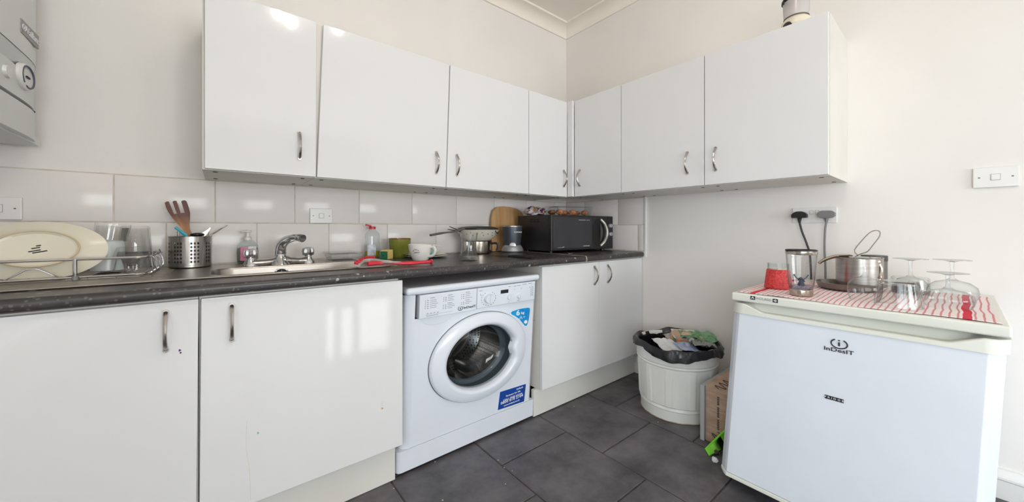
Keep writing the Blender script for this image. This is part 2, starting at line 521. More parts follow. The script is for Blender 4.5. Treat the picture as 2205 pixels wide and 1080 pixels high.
# cornice and skirting
def sweep(bm, prof, axis, a0, a1, ends=(0, 0)):
    """profile (d out of the wall, z) swept along a wall; axis x: back wall, axis y: right wall"""
    r0, r1 = [], []
    for d, z in prof:
        if axis == 'x':
            r0.append(bm.verts.new((a0 + ends[0] * d, -d, z))); r1.append(bm.verts.new((a1 + ends[1] * d, -d, z)))
        else:
            r0.append(bm.verts.new((-d, a0 + ends[0] * d, z))); r1.append(bm.verts.new((-d, a1 + ends[1] * d, z)))
    n = len(prof)
    for k in range(n): bm.faces.new((r0[k], r1[k], r1[(k + 1) % n], r0[(k + 1) % n]))
    bm.faces.new(r0); bm.faces.new(r1[::-1])
    return bm
cz = 2.160
corn = [(0, cz), (0.010, cz), (0.012, cz + 0.008)] + [(0.075 - 0.063 * math.cos(a * PI / 16), cz + 0.008 + 0.045 * math.sin(a * PI / 16)) for a in range(1, 9)] + [(0.085, cz + 0.053), (0.085, ZC), (0, ZC)]
struct('trim_2', sweep(BM(), corn, 'x', XL, 0.0, (0, -1)), M_CEIL, 'cream coved cornice along the back wall', smooth=True)
struct('trim_3', sweep(BM(), corn, 'y', 0.0, YF, (-1, 0)), M_CEIL, 'cream coved cornice along the right wall', smooth=True)
sk = [(0, 0), (0.018, 0), (0.018, 0.058), (0.022, 0.062), (0.022, 0.068), (0.016, 0.074), (0.012, 0.084), (0.008, 0.09), (0, 0.09)]
struct('baseboard_right', sweep(BM(), sk, 'y', -0.005, YF), M_WHITEP, 'white moulded skirting board along the right wall', smooth=True)

# ---------------------------------------------------------------- cupboards
def handle_arc(p0, p1, out, name, door):
    """bow handle between two points of a door, bulging out"""
    p0, p1, out = Vector(p0), Vector(p1), Vector(out)
    pts, rs = [], []
    for k in range(15):
        t = k / 14
        pts.append(p0.lerp(p1, t) + out * (0.026 * math.sin(PI * t) ** 0.75))
        rs.append(0.0052 - 0.0014 * math.sin(PI * t))
    b = tube(BM(), pts, rs, 8)
    for p in (p0, p1):
        tube(b, [p, p + out * 0.006], 0.0058, 8)
    return part(name, b, M_STEELH, door)

def face_door(parent, axis, front, a0b, a1b, a0t, a1t, z0, z1, ha, hz, thick=0.018):
    """door on plane axis=front; a* are edges at bottom and top; handle at ha between hz"""
    f, k = front, front + thick
    if axis == 'y':
        c = [(a0b, f, z0), (a1b, f, z0), (a1b, k, z0), (a0b, k, z0), (a0t, f, z1), (a1t, f, z1), (a1t, k, z1), (a0t, k, z1)]
    else:
        c = [(f, a0b, z0), (f, a1b, z0), (k, a1b, z0), (k, a0b, z0), (f, a0t, z1), (f, a1t, z1), (k, a1t, z1), (k, a0t, z1)]
    d = part('door', hexa(BM(), c, 0.0022), M_GLOSS, parent)
    if axis == 'y': handle_arc((ha, f, hz[0]), (ha, f, hz[1]), (0, -1, 0), 'handle', d)
    else: handle_arc((f, ha, hz[0]), (f, ha, hz[1]), (-1, 0, 0), 'handle', d)
    return d

def panel_box(bm, x0, x1, y0, y1, z0, z1, t=0.016, open_side='y0'):
    """carcass of boards, open on the door side"""
    box(bm, x0, x1, y0, y1, z0, z0 + t); box(bm, x0, x1, y0, y1, z1 - t, z1)
    if open_side == 'y0':
        box(bm, x0, x0 + t, y0, y1, z0 + t, z1 - t); box(bm, x1 - t, x1, y0, y1, z0 + t, z1 - t); box(bm, x0 + t, x1 - t, y1 - t, y1, z0 + t, z1 - t)
    else:
        box(bm, x0, x1, y0, y0 + t, z0 + t, z1 - t); box(bm, x0, x1, y1 - t, y1, z0 + t, z1 - t); box(bm, x1 - t, x1, y0 + t, y1 - t, z0 + t, z1 - t)
    return bm

ZU0, ZU1 = 1.018, 1.563
HU = (1.076, 1.165)
HB = (0.558, 0.646)
def screw_caps(parent, pts, z):
    for x_, y_ in pts:
        part('screw_cap', lathe(BM(), [(0.0065, 0), (0.0065, -0.0012)], (x_, y_, z), 10, close=True), M_DARK, parent)

def upper_unit(axis, lo, hi, dr, hand, label, deep_lo=None):
    """one wall cupboard; dr=(a0b,a1b,a0t,a1t)"""
    if axis == 'y':
        u = thing('wall_cupboard', label, 'cupboard', ((lo + hi) / 2, -0.15, ZU0), 'white gloss wall cupboards')
        part('body', panel_box(BM(), lo, hi, -0.302, -0.0005, ZU0 - 0.002, ZU1, t=0.027), M_CARC, u, smooth=False)
        face_door(u, 'y', -0.321, *dr, ZU0, ZU1 - 0.001, hand, HU)
        screw_caps(u, [(lo + 0.03, -0.26), (lo + 0.03, -0.06), (hi - 0.03, -0.26), (hi - 0.03, -0.06)], ZU0 - 0.0019)
    else:
        u = thing('wall_cupboard', label, 'cupboard', (-0.15, (lo + hi) / 2, ZU0), 'white gloss wall cupboards')
        part('body', panel_box(BM(), -0.302, -0.0005, lo, hi, ZU0 - 0.002, ZU1, open_side='x0'), M_CARC, u, smooth=False)
        face_door(u, 'x', -0.321, *dr, ZU0, ZU1 - 0.001, hand, HU)
        screw_caps(u, [(-0.26, lo + 0.03), (-0.06, lo + 0.03), (-0.26, hi - 0.03), (-0.06, hi - 0.03)], ZU0 - 0.0019)
    return u

upper_unit('y', -1.938, -1.636, (-1.932, -1.634, -1.932, -1.633), -1.685, 'leftmost white wall cupboard, a narrow one nearest the boiler')
upper_unit('y', -1.635, -1.122, (-1.631, -1.124, -1.610, -1.105), -1.171, 'white wall cupboard with a crooked sagging door above the taps')
upper_unit('y', -1.121, -0.636, (-1.121, -0.637, -1.101, -0.637), -1.070, 'wide white wall cupboard above the saucepan and chopping board')
upper_unit('y', -0.635, -0.3235, (-0.634, -0.342, -0.634, -0.342), -0.373, 'narrow white wall cupboard on the back wall beside the corner')
upper_unit('x', -0.666, -0.3235, (-0.664, -0.358, -0.664, -0.358), -0.398, 'narrow white wall cupboard on the right wall beside the corner')
upper_unit('x', -1.068, -0.667, (-1.067, -0.667, -1.067, -0.667), -1.000, 'middle white wall cupboard of the three on the right wall')
upper_unit('x', -1.467, -1.069, (-1.466, -1.070, -1.466, -1.070), -1.115, 'rightmost white wall cupboard with the lantern on top')
single('corner_post', box(BM(), -0.341, -0.3225, -0.357, -0.3225, ZU0, ZU1, 0.001), M_GLOSS, 'slim white filler post between the wall cupboards in the corner', 'post')

# base units
ZD0, ZD1 = 0.127, 0.668
YD = -0.590
def base_unit(x0, x1, doors, label):
    u = thing('base_cupboard', label, 'cupboard', ((x0 + x1) / 2, -0.29, ZD0), 'white gloss base cupboards')
    part('body', panel_box(BM(), x0, x1, YD + 0.0185, -0.03, ZD0 - 0.004, ZD1 + 0.004), M_CARC, u, smooth=False)
    ds = []
    for d in doors:
        ds.append(face_door(u, 'y', YD, d[0], d[1], d[2], d[3], ZD0, ZD1, d[4], HB))
    return u, ds
u1, d1 = base_unit(-2.44, -1.938, [(-2.438, -1.941, -2.438, -1.937, -1.994)], 'leftmost white base cupboard under the draining board')
u2, d2 = base_unit(-1.9365, -1.438, [(-1.936, -1.430, -1.9325, -1.430, -1.874)], 'wide white base cupboard under the sink bowl, stained door')
u3, d3 = base_unit(-0.797, -0.003, [(-0.797, -0.3985, -0.797, -0.3985, -0.440), (-0.3965, -0.003, -0.3965, -0.003, -0.330)], 'white double base cupboard below the microwave')
M_STAIN1 = mat('purple_mark', (70, 30, 92), rough=0.5)
M_STAIN2 = mat('orange_drip', (196, 134, 62), rough=0.5)
M_STAIN3 = mat('faint_drip', (220, 214, 202), rough=0.4)
M_STAIN4 = mat('teal_dot', (120, 186, 180), rough=0.5)
def stain(x_, z_, rx, rz, m, door):
    part('stain', lathe(BM(), [(1.0, 0), (0.9, -0.0004)], (x_, YD, z_), 12, sx=rx, sy=rz, axis='y', close=True, mod=lambda a, i: 1 + 0.25 * math.sin(3 * a + rx * 900)), m, door)
stain(-1.9705, 0.552, 0.0022, 0.0028, M_STAIN1, d1[0]); stain(-1.969, 0.546, 0.0018, 0.0022, M_STAIN1, d1[0])
stain(-1.497, 0.268, 0.0030, 0.0028, M_STAIN2, d2[0]); stain(-1.498, 0.282, 0.0035, 0.007, M_STAIN3, d2[0])
stain(-1.820, 0.305, 0.0022, 0.003, M_STAIN4, d2[0])
part('drip_mark', tube(BM(), [v + Vector((0, 0.0009, 0)) for v in spl([at(532, 905, y=YD), at(530, 960, y=YD), at(537, 1010, y=YD), at(540, 1078, y=YD)], 5)], 0.0012, 6, flat=1), M_STAIN3, d2[0])

single('plinth_board', box(BM(), XL + 0.005, -1.442, -0.556, -0.540, 0.001, 0.122, 0.001), M_KICK, 'cream plinth board below the sink base cupboards', 'plinth')
single('plinth_board', box(BM(), -0.8175, -0.030, -0.556, -0.540, 0.004, 0.122, 0.001), M_KICK, 'cream plinth board below the double base cupboard', 'plinth')

# ---------------------------------------------------------------- worktops
ZW0 = 0.675
def nose(y0, z0, z1, r=0.011):
    p = [(0.0, z0), (y0 + 0.008, z0), (y0 + 0.003, z0 + 0.003), (y0, z0 + 0.008), (y0, z1 - r)]
    p += [(y0 + r - r * math.cos(a * PI / 10), z1 - r + r * math.sin(a * PI / 10)) for a in range(1, 6)]
    return p
def extr_x(bm, prof, x0, x1):
    a = [bm.verts.new((x0, y, z)) for y, z in prof]; b = [bm.verts.new((x1, y, z)) for y, z in prof]
    n = len(prof)
    for k in range(n): bm.faces.new((a[k], b[k], b[(k + 1) % n], a[(k + 1) % n]))
    bm.faces.new(a[::-1]); bm.faces.new(b)
    return bm
fp = nose(-0.607, ZW0, ZT)
XJ = -0.521
SX0, SX1, SY0, SY1 = -1.925, -1.418, -0.440, -0.205     # sink bowl opening
front_strip = [(SY0, ZT), (SY0, ZW0)] + fp[1:]
wb = extr_x(BM(), [(y, z) for y, z in front_strip], SX0, SX1)
extr_x(wb, [(-0.0095, ZT), (-0.0095, ZW0)] + fp[1:], XL + 0.002, SX0)
extr_x(wb, [(-0.0095, ZT), (-0.0095, ZW0)] + fp[1:], SX1, XJ)
box(wb, SX0, SX1, SY1, -0.0095, ZW0, ZT)
wt1 = single('worktop', wb, M_TOP, 'long dark flecked worktop holding the sink', 'worktop', 'dark laminate worktops')
part('chipboard_underside', box(BM(), -1.436, -0.800, -0.588, -0.012, ZW0 - 0.0012, ZW0 - 0.0002), mat('raw_chipboard', (158, 122, 94), rough=0.9, vary=(60, (130, 98, 74), 1.0)), wt1, smooth=False)
wt2 = extr_x(BM(), [(-0.0095, ZT), (-0.0095, ZW0)] + fp[1:], XJ + 0.007, -0.012)
single('worktop', wt2, M_TOP, 'short dark flecked worktop under the microwave in the corner', 'worktop', 'dark laminate worktops')
M_ALU = mat('worn_aluminium', (205, 200, 192), rough=0.35, metal=0.3, vary=(40, (170, 162, 150), 1.0))
jp = [(-0.0095, ZT + 0.0008), (-0.0095, ZW0)] + nose(-0.6085, ZW0 - 0.001, ZT + 0.0012)[1:]
single('joint_strip', extr_x(BM(), jp, XJ + 0.0003, XJ + 0.0065), M_ALU, 'pale metal strip covering the joint of the two worktops', 'strip')
single('end_cap', box(BM(), -0.0115, -0.0002, -0.612, -0.585, ZW0 - 0.002, ZT + 0.001, 0.004), M_WHITEP, 'white end cap where the worktop meets the right wall', 'end cap')

# ---------------------------------------------------------------- sink
sink = thing('sink', 'stainless steel sink with ribbed draining board set in the worktop', 'sink', (-1.95, -0.27, ZT))
ZS = ZT + 0.0025
bx0, bx1, by0, by1 = SX0 + 0.006, SX1 - 0.006, SY0 + 0.006, SY1 - 0.006
# top sheet: ring of faces between outer outline and bowl outline
sheet = BM()
inner = rrect(bx0, bx1, by0, by1, 0.06, 6)
outer = rrect(-1.99, -1.398, -0.478, -0.030, 0.03, 6)
vi = [sheet.verts.new((x_, y_, ZS)) for x_, y_ in inner]; vo = [sheet.verts.new((x_, y_, ZS)) for x_, y_ in outer]
vl = [sheet.verts.new((x_, y_, ZT + 0.0002)) for x_, y_ in rrect(-1.99, -1.394, -0.482, -0.026, 0.034, 6)]
n = len(vi)
for k in range(n):
    sheet.faces.new((vo[k], vo[(k + 1) % n], vi[(k + 1) % n], vi[k])); sheet.faces.new((vl[k], vl[(k + 1) % n], vo[(k + 1) % n], vo[k]))
part('rim', sheet, M_STEEL, sink)
bowl = BM(); prev = None
for off, zz, rr in ((0.0, ZS, 0.06), (0.004, ZS - 0.006, 0.058), (0.012, ZS - 0.06, 0.055), (0.022, ZS - 0.115, 0.05), (0.05, ZS - 0.125, 0.045)):
    ring = [bowl.verts.new((x_, y_, zz)) for x_, y_ in rrect(bx0 + off, bx1 - off, by0 + off, by1 - off, rr, 6)]
    if prev:
        for k in range(n): bowl.faces.new((prev[k], prev[(k + 1) % n], ring[(k + 1) % n], ring[k]))
    prev = ring
bowl.faces.new(prev)
part('bowl', bowl, M_STEEL, sink)
dr = BM()
box(dr, XL + 0.004, -1.988, -0.480, -0.028, ZT, ZS - 0.0004)
part('draining_board', dr, M_STEEL, sink, smooth=False)
part('front_lip', tube(BM(), [(XL + 0.004, -0.482, ZS + 0.0005), (-1.43, -0.480, ZS + 0.0005)], 0.003, 8), M_STEEL, sink)
for k in range(13):
    yy = -0.455 + k * 0.032
    part('ridge', tube(BM(), [(XL + 0.01, yy, ZS - 0.001), (-2.03, yy, ZS - 0.001), (-2.01, yy, ZS - 0.003)], 0.0038, 8, flat=2.2), M_STEEL, sink)
of = BM()
ofc = at(606, 585, y=by1 - 0.007)
lathe(of, [(0.020, 0.0), (0.021, -0.004), (0.016, -0.005), (0.014, -0.001)], ofc, 24, sy=0.72, axis='y')
ovf = part('overflow', of, M_CHROME, sink)
part('overflow_hole', lathe(BM(), [(0.0145, 0.0), (0.0145, -0.002)], ofc, 20, sy=0.72, axis='y', close=True), M_DARK, ovf)
part('overflow_cross', box(box(BM(), ofc.x - 0.013, ofc.x + 0.013, ofc.y - 0.004, ofc.y - 0.002, ofc.z - 0.001, ofc.z + 0.001), ofc.x - 0.0012, ofc.x + 0.0012, ofc.y - 0.004, ofc.y - 0.002, ofc.z - 0.009, ofc.z + 0.009), M_CHROME, ovf)

# mixer tap
tap = thing('mixer_tap', 'chrome deck mixer tap with two faceted knobs behind the sink', 'tap', (-1.722, -0.165, ZS))
TY = -0.165
pa, pb_, pc = -1.812, -1.632, -1.722
bb = BM()
path = [(pa - 0.004, TY, ZS + 0.010), (pa + 0.03, TY, ZS + 0.010), (pa + 0.06, TY, ZS + 0.012), (pc, TY, ZS + 0.017), (pb_ - 0.06, TY, ZS + 0.012), (pb_ - 0.03, TY, ZS + 0.010), (pb_ + 0.004, TY, ZS + 0.010)]
tube(bb, spl(path, 4), [0.013, 0.0125, 0.0125, 0.014, 0.018, 0.015, 0.0125, 0.013], 12, flat=1.4)
for cx_ in (pa, pb_):
    lathe(bb, [(0.022, 0), (0.021, 0.008), (0.013, 0.022), (0.011, 0.030)], (cx_, TY, ZS), 20, close=True)
lathe(bb, [(0.036, 0), (0.030, 0.012), (0.019, 0.026), (0.0175, 0.04), (0.017, 0.046)], (pc, TY, ZS), 24, close=True)
part('tap_body', bb, M_CHROME, tap)
for cx_, nm in ((pa, 'hot'), (pb_, 'cold')):
    kb = BM()
    lathe(kb, [(0.010, 0.026), (0.018, 0.031), (0.0195, 0.045), (0.017, 0.056), (0.010, 0.060)], (cx_, TY, ZS), 40, close=True, mod=lambda a, i: 1 + (0.09 * math.cos(8 * a) if 1 <= i <= 3 else 0))
    part('knob', kb, M_CHROME, tap)
sp = spl([(pc, TY, ZS + 0.040), (pc + 0.002, TY - 0.006, ZS + 0.068), (pc + 0.014, TY - 0.028, ZS + 0.088), (pc + 0.032, TY - 0.062, ZS + 0.098), (pc + 0.046, TY - 0.088, ZS + 0.099)], 6)
spb = tube(BM(), sp, [0.019 - 0.0075 * k / (len(sp) - 1) for k in range(len(sp))], 14)
spout = part('spout', spb, M_CHROME, tap)
e0 = Vector((pc + 0.046, TY - 0.088, ZS + 0.099))
part('spout_nozzle', tube(BM(), [e0 + Vector((-0.003, 0.006, 0.001)), e0 + Vector((0.004, -0.012, -0.001)), e0 + Vector((0.009, -0.020, -0.003))], [0.0125, 0.0145, 0.0138], 14), M_CHROME, spout)

# ---------------------------------------------------------------- washing machine
wm = thing('washing_machine', 'white front-loading washing machine between the base cupboards', 'washing machine', (-1.113, -0.30, 0.0))
WX0, WX1, WZ = -1.416, -0.812, 0.638
YFm = -0.586
def wlean(v):
    k = max(0.0, 1 - v.z / WZ)
    return Vector((v.x - 0.010 * k, v.y + 0.036 * k * (1 if v.y < -0.45 else 0.2), v.z))
def wpart(name, bm, m, parent=None, **kw): return part(name, warp(bm, wlean), m, parent or wm, **kw)
def yw(z): return YFm + 0.036 * max(0, 1 - z / WZ)
def wat(px, py, off=0.0):
    """point of the machine's leaning front seen at a pixel"""
    y = -0.58
    for _ in range(6):
        p = at(px, py, y=y); y = yw(p.z) - off
    return p
DC = Vector((-1.102, 0, 0.3435)); DRX, DRZ = 0.222, 0.170
# casing: sides, back and chamfered front edges
cb = BM()
prof = [(WX0, -0.04), (WX0, -0.555), (WX0 + 0.012, -0.575), (WX0 + 0.034, YFm)]
prof2 = [(WX1, -0.04), (WX1, -0.555), (WX1 - 0.010, -0.575), (WX1 - 0.026, YFm)]
for pr in (prof, prof2):
    cols = [[cb.verts.new((x_, y_, z_)) for x_, y_ in pr] for z_ in (0.02, 0.612)]
    for k in range(len(pr) - 1): cb.faces.new((cols[0][k], cols[0][k + 1], cols[1][k + 1], cols[1][k]))
vb = [cb.verts.new(p) for p in ((WX0, -0.04, 0.02), (WX1, -0.04, 0.02), (WX1, -0.04, 0.612), (WX0, -0.04, 0.612))]
cb.faces.new(vb)
wpart('casing', cb, M_APPL)
# front sheet with the round door opening
fb = BM(); N = 64
zx0, zx1, zz0, zz1 = WX0 + 0.034, WX1 - 0.026, 0.085, 0.530
ins, outs = [], []
for k in range(N):
    a = 2 * PI * k / N
    ca, sa = math.cos(a), math.sin(a)
    ins.append(fb.verts.new((DC.x + 0.165 * ca, YFm, DC.z + 0.127 * sa)))
    tx = ((zx1 - DC.x) if ca > 0 else (DC.x - zx0)) / max(1e-6, abs(ca)); tz = ((zz1 - DC.z) if sa > 0 else (DC.z - zz0)) / max(1e-6, abs(sa))
    t = min(tx, tz)
    outs.append(fb.verts.new((DC.x + t * ca, YFm, DC.z + t * sa)))
for k in range(N): fb.faces.new((ins[k], ins[(k + 1) % N], outs[(k + 1) % N], outs[k]))
cs = [fb.verts.new((x_, YFm, z_)) for x_, z_ in ((zx0, zz0), (zx1, zz0), (zx1, zz1), (zx0, zz1))]
for c in cs:
    best = sorted(outs, key=lambda v: (v.co - c.co).length)[:6]
    e = [v for v in best]
    on_x = min((v for v in outs if abs(v.co.x - c.co.x) < 1e-5), key=lambda v: (v.co - c.co).length)
    on_z = min((v for v in outs if abs(v.co.z - c.co.z) < 1e-5), key=lambda v: (v.co - c.co).length)
    if on_x is not on_z: fb.faces.new((c, on_x, on_z))
wpart('front_panel', fb, M_APPL, ang=60)
wpart('lid', box(BM(), WX0, WX1, -0.594, -0.035, 0.612, WZ, 0.011, 3), M_APPL)
# control panel
CPX0, CPX1, CZ0, CZ1, YP = -1.372, -0.842, 0.532, 0.611, -0.597
cp = wpart('control_panel', box(BM(), -1.1385, CPX1, YP, -0.56, CZ0, CZ1, 0.004), M_APPL)
drw = wpart('detergent_drawer', box(BM(), CPX0, -1.1405, YP - 0.001, -0.56, CZ0 - 0.003, CZ1, 0.004), M_APPL)
sc = BM()
lathe(sc, [(1.0, 0.0), (0.92, 0.006), (0.6, 0.012), (0.0001, 0.013)], (-1.30, YFm - 0.0005, 0.53), 32, sx=0.062, sy=0.032, axis='y')
for v in list(sc.verts):
    if v.co.z > 0.5301: v.co.z = 0.5301
    v.co.y = YFm - 0.0006 - (v.co.y - YFm) * 0.15
wpart('drawer_grip', sc, M_APPL, drw)
pt = BM()
random.seed(11)
def pbar(b, x0, x1, z, h, y=YP - 0.0014): box(b, x0, x1, y, y + 0.001, z - h / 2, z + h / 2)
for cx_, rows in ((-1.352, (0.598, 0.590, 0.5835, 0.577, 0.5705, 0.564)), (-1.283, (0.600, 0.593, 0.587, 0.581, 0.572, 0.566, 0.560, 0.554)), (-1.210, (0.602, 0.595, 0.588, 0.581, 0.573, 0.566, 0.560))):
    for i, z_ in enumerate(rows):
        if i == 0 or (len(rows) > 6 and i == 4): pbar(pt, cx_ + 0.018, cx_ + 0.036, z_, 0.0022); continue
        pbar(pt, cx_, cx_ + 0.003, z_, 0.003); pbar(pt, cx_ + 0.008, cx_ + 0.0125, z_, 0.003); pbar(pt, cx_ + 0.018, cx_ + 0.018 + random.uniform(0.018, 0.032), z_, 0.0017)
for k in range(4): pbar(pt, -1.345 + k * 0.013, -1.338 + k * 0.013, 0.545, 0.0025)
pbar(pt, -1.348, -1.245, 0.540, 0.0008); pbar(pt, -1.346, -1.300, 0.5365, 0.0016)
wpart('printed_text', pt, M_INKG, drw, smooth=False, kind='stuff')
pt = BM()
for k in range(15):
    a = PI / 2 - 0.55 - k * (2 * PI - 1.1) / 14
    x_, z_ = -1.086 + 0.0335 * math.cos(a), 0.566 + 0.0262 * math.sin(a)
    pbar(pt, x_ - 0.0014, x_ + 0.0014, z_, 0.003)
for x_, z_, w_ in ((-1.125, 0.600, 0.014), (-0.985, 0.602, 0.010), (-0.956, 0.601, 0.012), (-0.935, 0.602, 0.018), (-0.905, 0.604, 0.022), (-0.872, 0.605, 0.02), (-0.985, 0.540, 0.003), (-0.934, 0.539, 0.012)):
    pbar(pt, x_ - w_ / 2, x_ + w_ / 2, z_, 0.0018)
for k in range(5):
    pbar(pt, -0.868, -0.864, 0.588 - k * 0.0085, 0.003); pbar(pt, -0.860, -0.855, 0.588 - k * 0.0085, 0.003)
wpart('printed_text', pt, M_INKG, cp, smooth=False, kind='stuff')
def wknob(x_, z_, r, h, name='knob'):
    b = lathe(BM(), [(r, 0.002), (r, -h * 0.5), (r * 0.9, -h), (0.0001, -h)], (x_, YP, z_), 28, sy=0.78, axis='y')
    box(b, x_ - r * 0.16, x_ + r * 0.16, YP - h - 0.004, YP - h + 0.002, z_ - r * 0.7, z_ + r * 0.7, 0.0006)
    wpart(name, b, M_APPL, cp)
wknob(-1.086, 0.566, 0.0225, 0.014, 'programme_dial'); wknob(-0.983, 0.560, 0.0125, 0.009); wknob(-0.931, 0.557, 0.0125, 0.009)
for x_, z_, r in ((-1.119, 0.587, 0.007), (-0.956, 0.590, 0.004), (-0.920, 0.590, 0.004), (-0.873, 0.590, 0.005)):
    wpart('button', lathe(BM(), [(r, 0.0), (r, -0.003), (r * 0.8, -0.004), (0.0001, -0.004)], (x_, YP, z_), 18, sy=0.78, axis='y'), M_APPL, cp)
wpart('display', box(BM(), -1.028, -0.990, YP - 0.0012, YP + 0.002, 0.578, 0.592), M_BLACKP, cp, smooth=False)
# brand mark: ring with an i, then the name
def ring_logo(b, c, r, right, up, th, squash=0.76, gap=0.55, w=None):
    right, up = Vector(right), Vector(up); nn = right.cross(up); c = Vector(c)
    pts = []
    for k in range(25):
        a = PI / 2 + gap + (2 * PI - 2 * gap) * k / 24
        pts.append(c + right * math.cos(a) * r + up * math.sin(a) * r * squash)
    tube(b, pts, th, 6)
    for q0, q1 in ((-0.5, 0.35), (0.62, 0.85)):
        p = c + up * r * squash * (q0 + q1) / 2
        hh = up * r * squash * (q1 - q0) / 2; ww = right * th * 1.1; dd = nn * th
        hexa(b, [p - ww - hh, p + ww - hh, p + ww - hh + dd, p - ww - hh + dd, p - ww + hh, p + ww + hh, p + ww + hh + dd, p - ww + hh + dd])
    return b
lg = ring_logo(BM(), (-1.212, YP - 0.0015, 0.5455), 0.0095, (1, 0, 0), (0, 0, 1), 0.0011)
wpart('brand_mark', lg, M_INK, drw)
wpart('brand_name', text_bm('InDesIT', 0.0160, (-1.172, YP - 0.0018, 0.5455), (1.05, 0, 0), (0, 0, 0.72), bold=0.0002), M_INK, drw, smooth=False)
# plinth
pp = BM()
wx0, wx1 = -1.427, -0.810
prof = [(wx1, -0.50), (wx1, -0.588)] + [(wx0 + 0.018 - 0.018 * math.sin(a * PI / 10), -0.590 + 0.02 - 0.02 * math.cos(a * PI / 10)) for a in range(0, 6)] + [(wx0, -0.50)]
prism(pp, [(x_, y_, 0.010) for x_, y_ in prof], (0, 0, 0.074), 0.0015)
wpart('plinth', pp, M_APPL)
for x_ in (-1.38, -0.86):
    for y_ in (-0.52, -0.09):
        part('foot', lathe(BM(), [(0.016, 0), (0.016, 0.012), (0.008, 0.014), (0.008, 0.022)], (x_, y_, 0), 14, close=True), M_BLACKP, wm)
# door
dk = BM()
def dmod(a, i):
    a = (a + PI) % (2 * PI) - PI
    if i >= 3: return 1.0 - 0.085 * math.exp(-((a - 0.02) / 0.16) ** 2) + 0.03 * math.exp(-((a - 0.36) / 0.12) ** 2) + 0.03 * math.exp(-((a + 0.36) / 0.12) ** 2)
    return 1.0
lathe(dk, [(0.222, -0.001), (0.222, -0.010), (0.214, -0.019), (0.178, -0.026), (0.166, -0.024), (0.158, -0.014), (0.152, 0.006)], (DC.x, YFm, DC.z), 72, sy=0.765, axis='y', mod=dmod)
wdoor = wpart('door', dk, M_APPL, ang=50)
wpart('door_seam', lathe(BM(), [(0.2245, 0.0008), (0.2245, -0.0015), (0.221, -0.0015)], (DC.x, YFm, DC.z), 72, sy=0.765, axis='y'), mat('seam_shadow_gap', (96, 98, 108), rough=0.7), wdoor)
wpart('door_glass', lathe(BM(), [(0.154, -0.006), (0.148, 0.02), (0.135, 0.045), (0.105, 0.062), (0.06, 0.070), (0.0001, 0.072)], (DC.x, YFm, DC.z), 48, sy=0.765, axis='y'), M_GLASSD, wdoor)
wpart('door_seal', lathe(BM(), [(0.152, 0.004), (0.158, 0.014), (0.160, 0.05), (0.144, 0.058), (0.140, 0.066), (0.150, 0.075)], (DC.x, YFm, DC.z), 48, sy=0.765, axis='y'), mat('grey_rubber', (108, 116, 124), rough=0.4))
def build_drum(nt, co):
    v = nt.nodes.new('ShaderNodeTexVoronoi'); v.inputs['Scale'].default_value = 90; v.inputs['Randomness'].default_value = 0.0
    nt.links.new(co, v.inputs['Vector'])
    hole = nmath(nt, 'LESS_THAN', v.outputs['Distance'], 0.30)
    return nmix(nt, hole, (176, 170, 166), (26, 24, 24))
M_DRUM = node_mat('perforated_drum_steel', 0.22, 1.0, build_drum)
dm = BM()
lathe(dm, [(0.150, 0.075), (0.168, 0.085), (0.190, 0.10), (0.190, 0.30), (0.150, 0.335), (0.05, 0.32), (0.0001, 0.32)], (DC.x, YFm, DC.z), 48, sy=0.8, axis='y')
drum = wpart('drum', dm, M_DRUM)
for a in (0.9, 3.0, 5.1):
    pd = BM()
    c0 = Vector((DC.x + 0.165 * math.cos(a), YFm + 0.11, DC.z + 0.165 * 0.8 * math.sin(a))); c1 = c0 + Vector((0, 0.19, 0))
    tube(pd, [c0, c0.lerp(c1, 0.3), c0.lerp(c1, 0.7), c1], [0.016, 0.03, 0.03, 0.016], 10)
    wpart('paddle', pd, mat('drum_paddle_steel', (150, 146, 142), rough=0.3, metal=1.0), drum)
# stickers
M_BLUE = mat('sticker_blue', (0, 134, 204), rough=0.4, vary=(30, (20, 160, 220), 1.0))
M_NAVY = mat('sticker_navy', (20, 70, 156), rough=0.4)
def wpoly(pix, off, th): return prism(BM(), [wat(px, py, off) for px, py in pix], (0, th, 0))
tri = [(1098.5, 673), (1101, 669.5), (1115, 664.5), (1130, 661.5), (1139, 660.5), (1142.5, 662), (1142.5, 668), (1140, 688), (1137, 698), (1134.5, 702.5), (1131, 702.5), (1126, 697), (1118, 687), (1108, 680), (1101, 677)]
st = part('sticker', wpoly(tri, 0.0006, 0.0006), mat('sticker_edge', (214, 232, 244), rough=0.4), wm, smooth=False, label='blue triangular energy sticker')
cxp = sum(p[0] for p in tri) / len(tri); cyp = sum(p[1] for p in tri) / len(tri)
part('sticker_print', wpoly([(cxp + (p[0] - cxp) * 0.93, cyp + (p[1] - cyp) * 0.93) for p in tri], 0.0010, 0.0004), M_BLUE, st, smooth=False)
p = wat(1115.5, 673.5, 0.0014); part('sticker_text', text_bm('6', 0.042, p, (1, 0, 0), (0, 0, 0.72), bold=0.0008), M_WHITEINK, st, smooth=False)
p = wat(1125.5, 673, 0.0014); part('sticker_text', text_bm('kg', 0.020, p, (1, 0, 0), (0, 0, 0.72), bold=0.0003), M_WHITEINK, st, smooth=False)
p = wat(1125, 683, 0.0014); part('sticker_text', text_bm('A+', 0.028, p, (1, 0, 0), (0, 0, 0.72), bold=0.0003), mat('pale_blue_print', (170, 205, 226), rough=0.5), st, smooth=False)
p = wat(1132, 692.5, 0.0012); part('sticker_badge', lathe(BM(), [(0.0095, 0), (0.0095, -0.0004)], p, 18, sy=0.78, axis='y', close=True), M_WHITEINK, st)
lab = [(1077, 843.5), (1132.5, 826), (1128.5, 863.5), (1072, 882.5)]
st2 = part('sticker', wpoly(lab, 0.0006, 0.0006), M_NAVY, wm, smooth=False, label='dark blue service label')
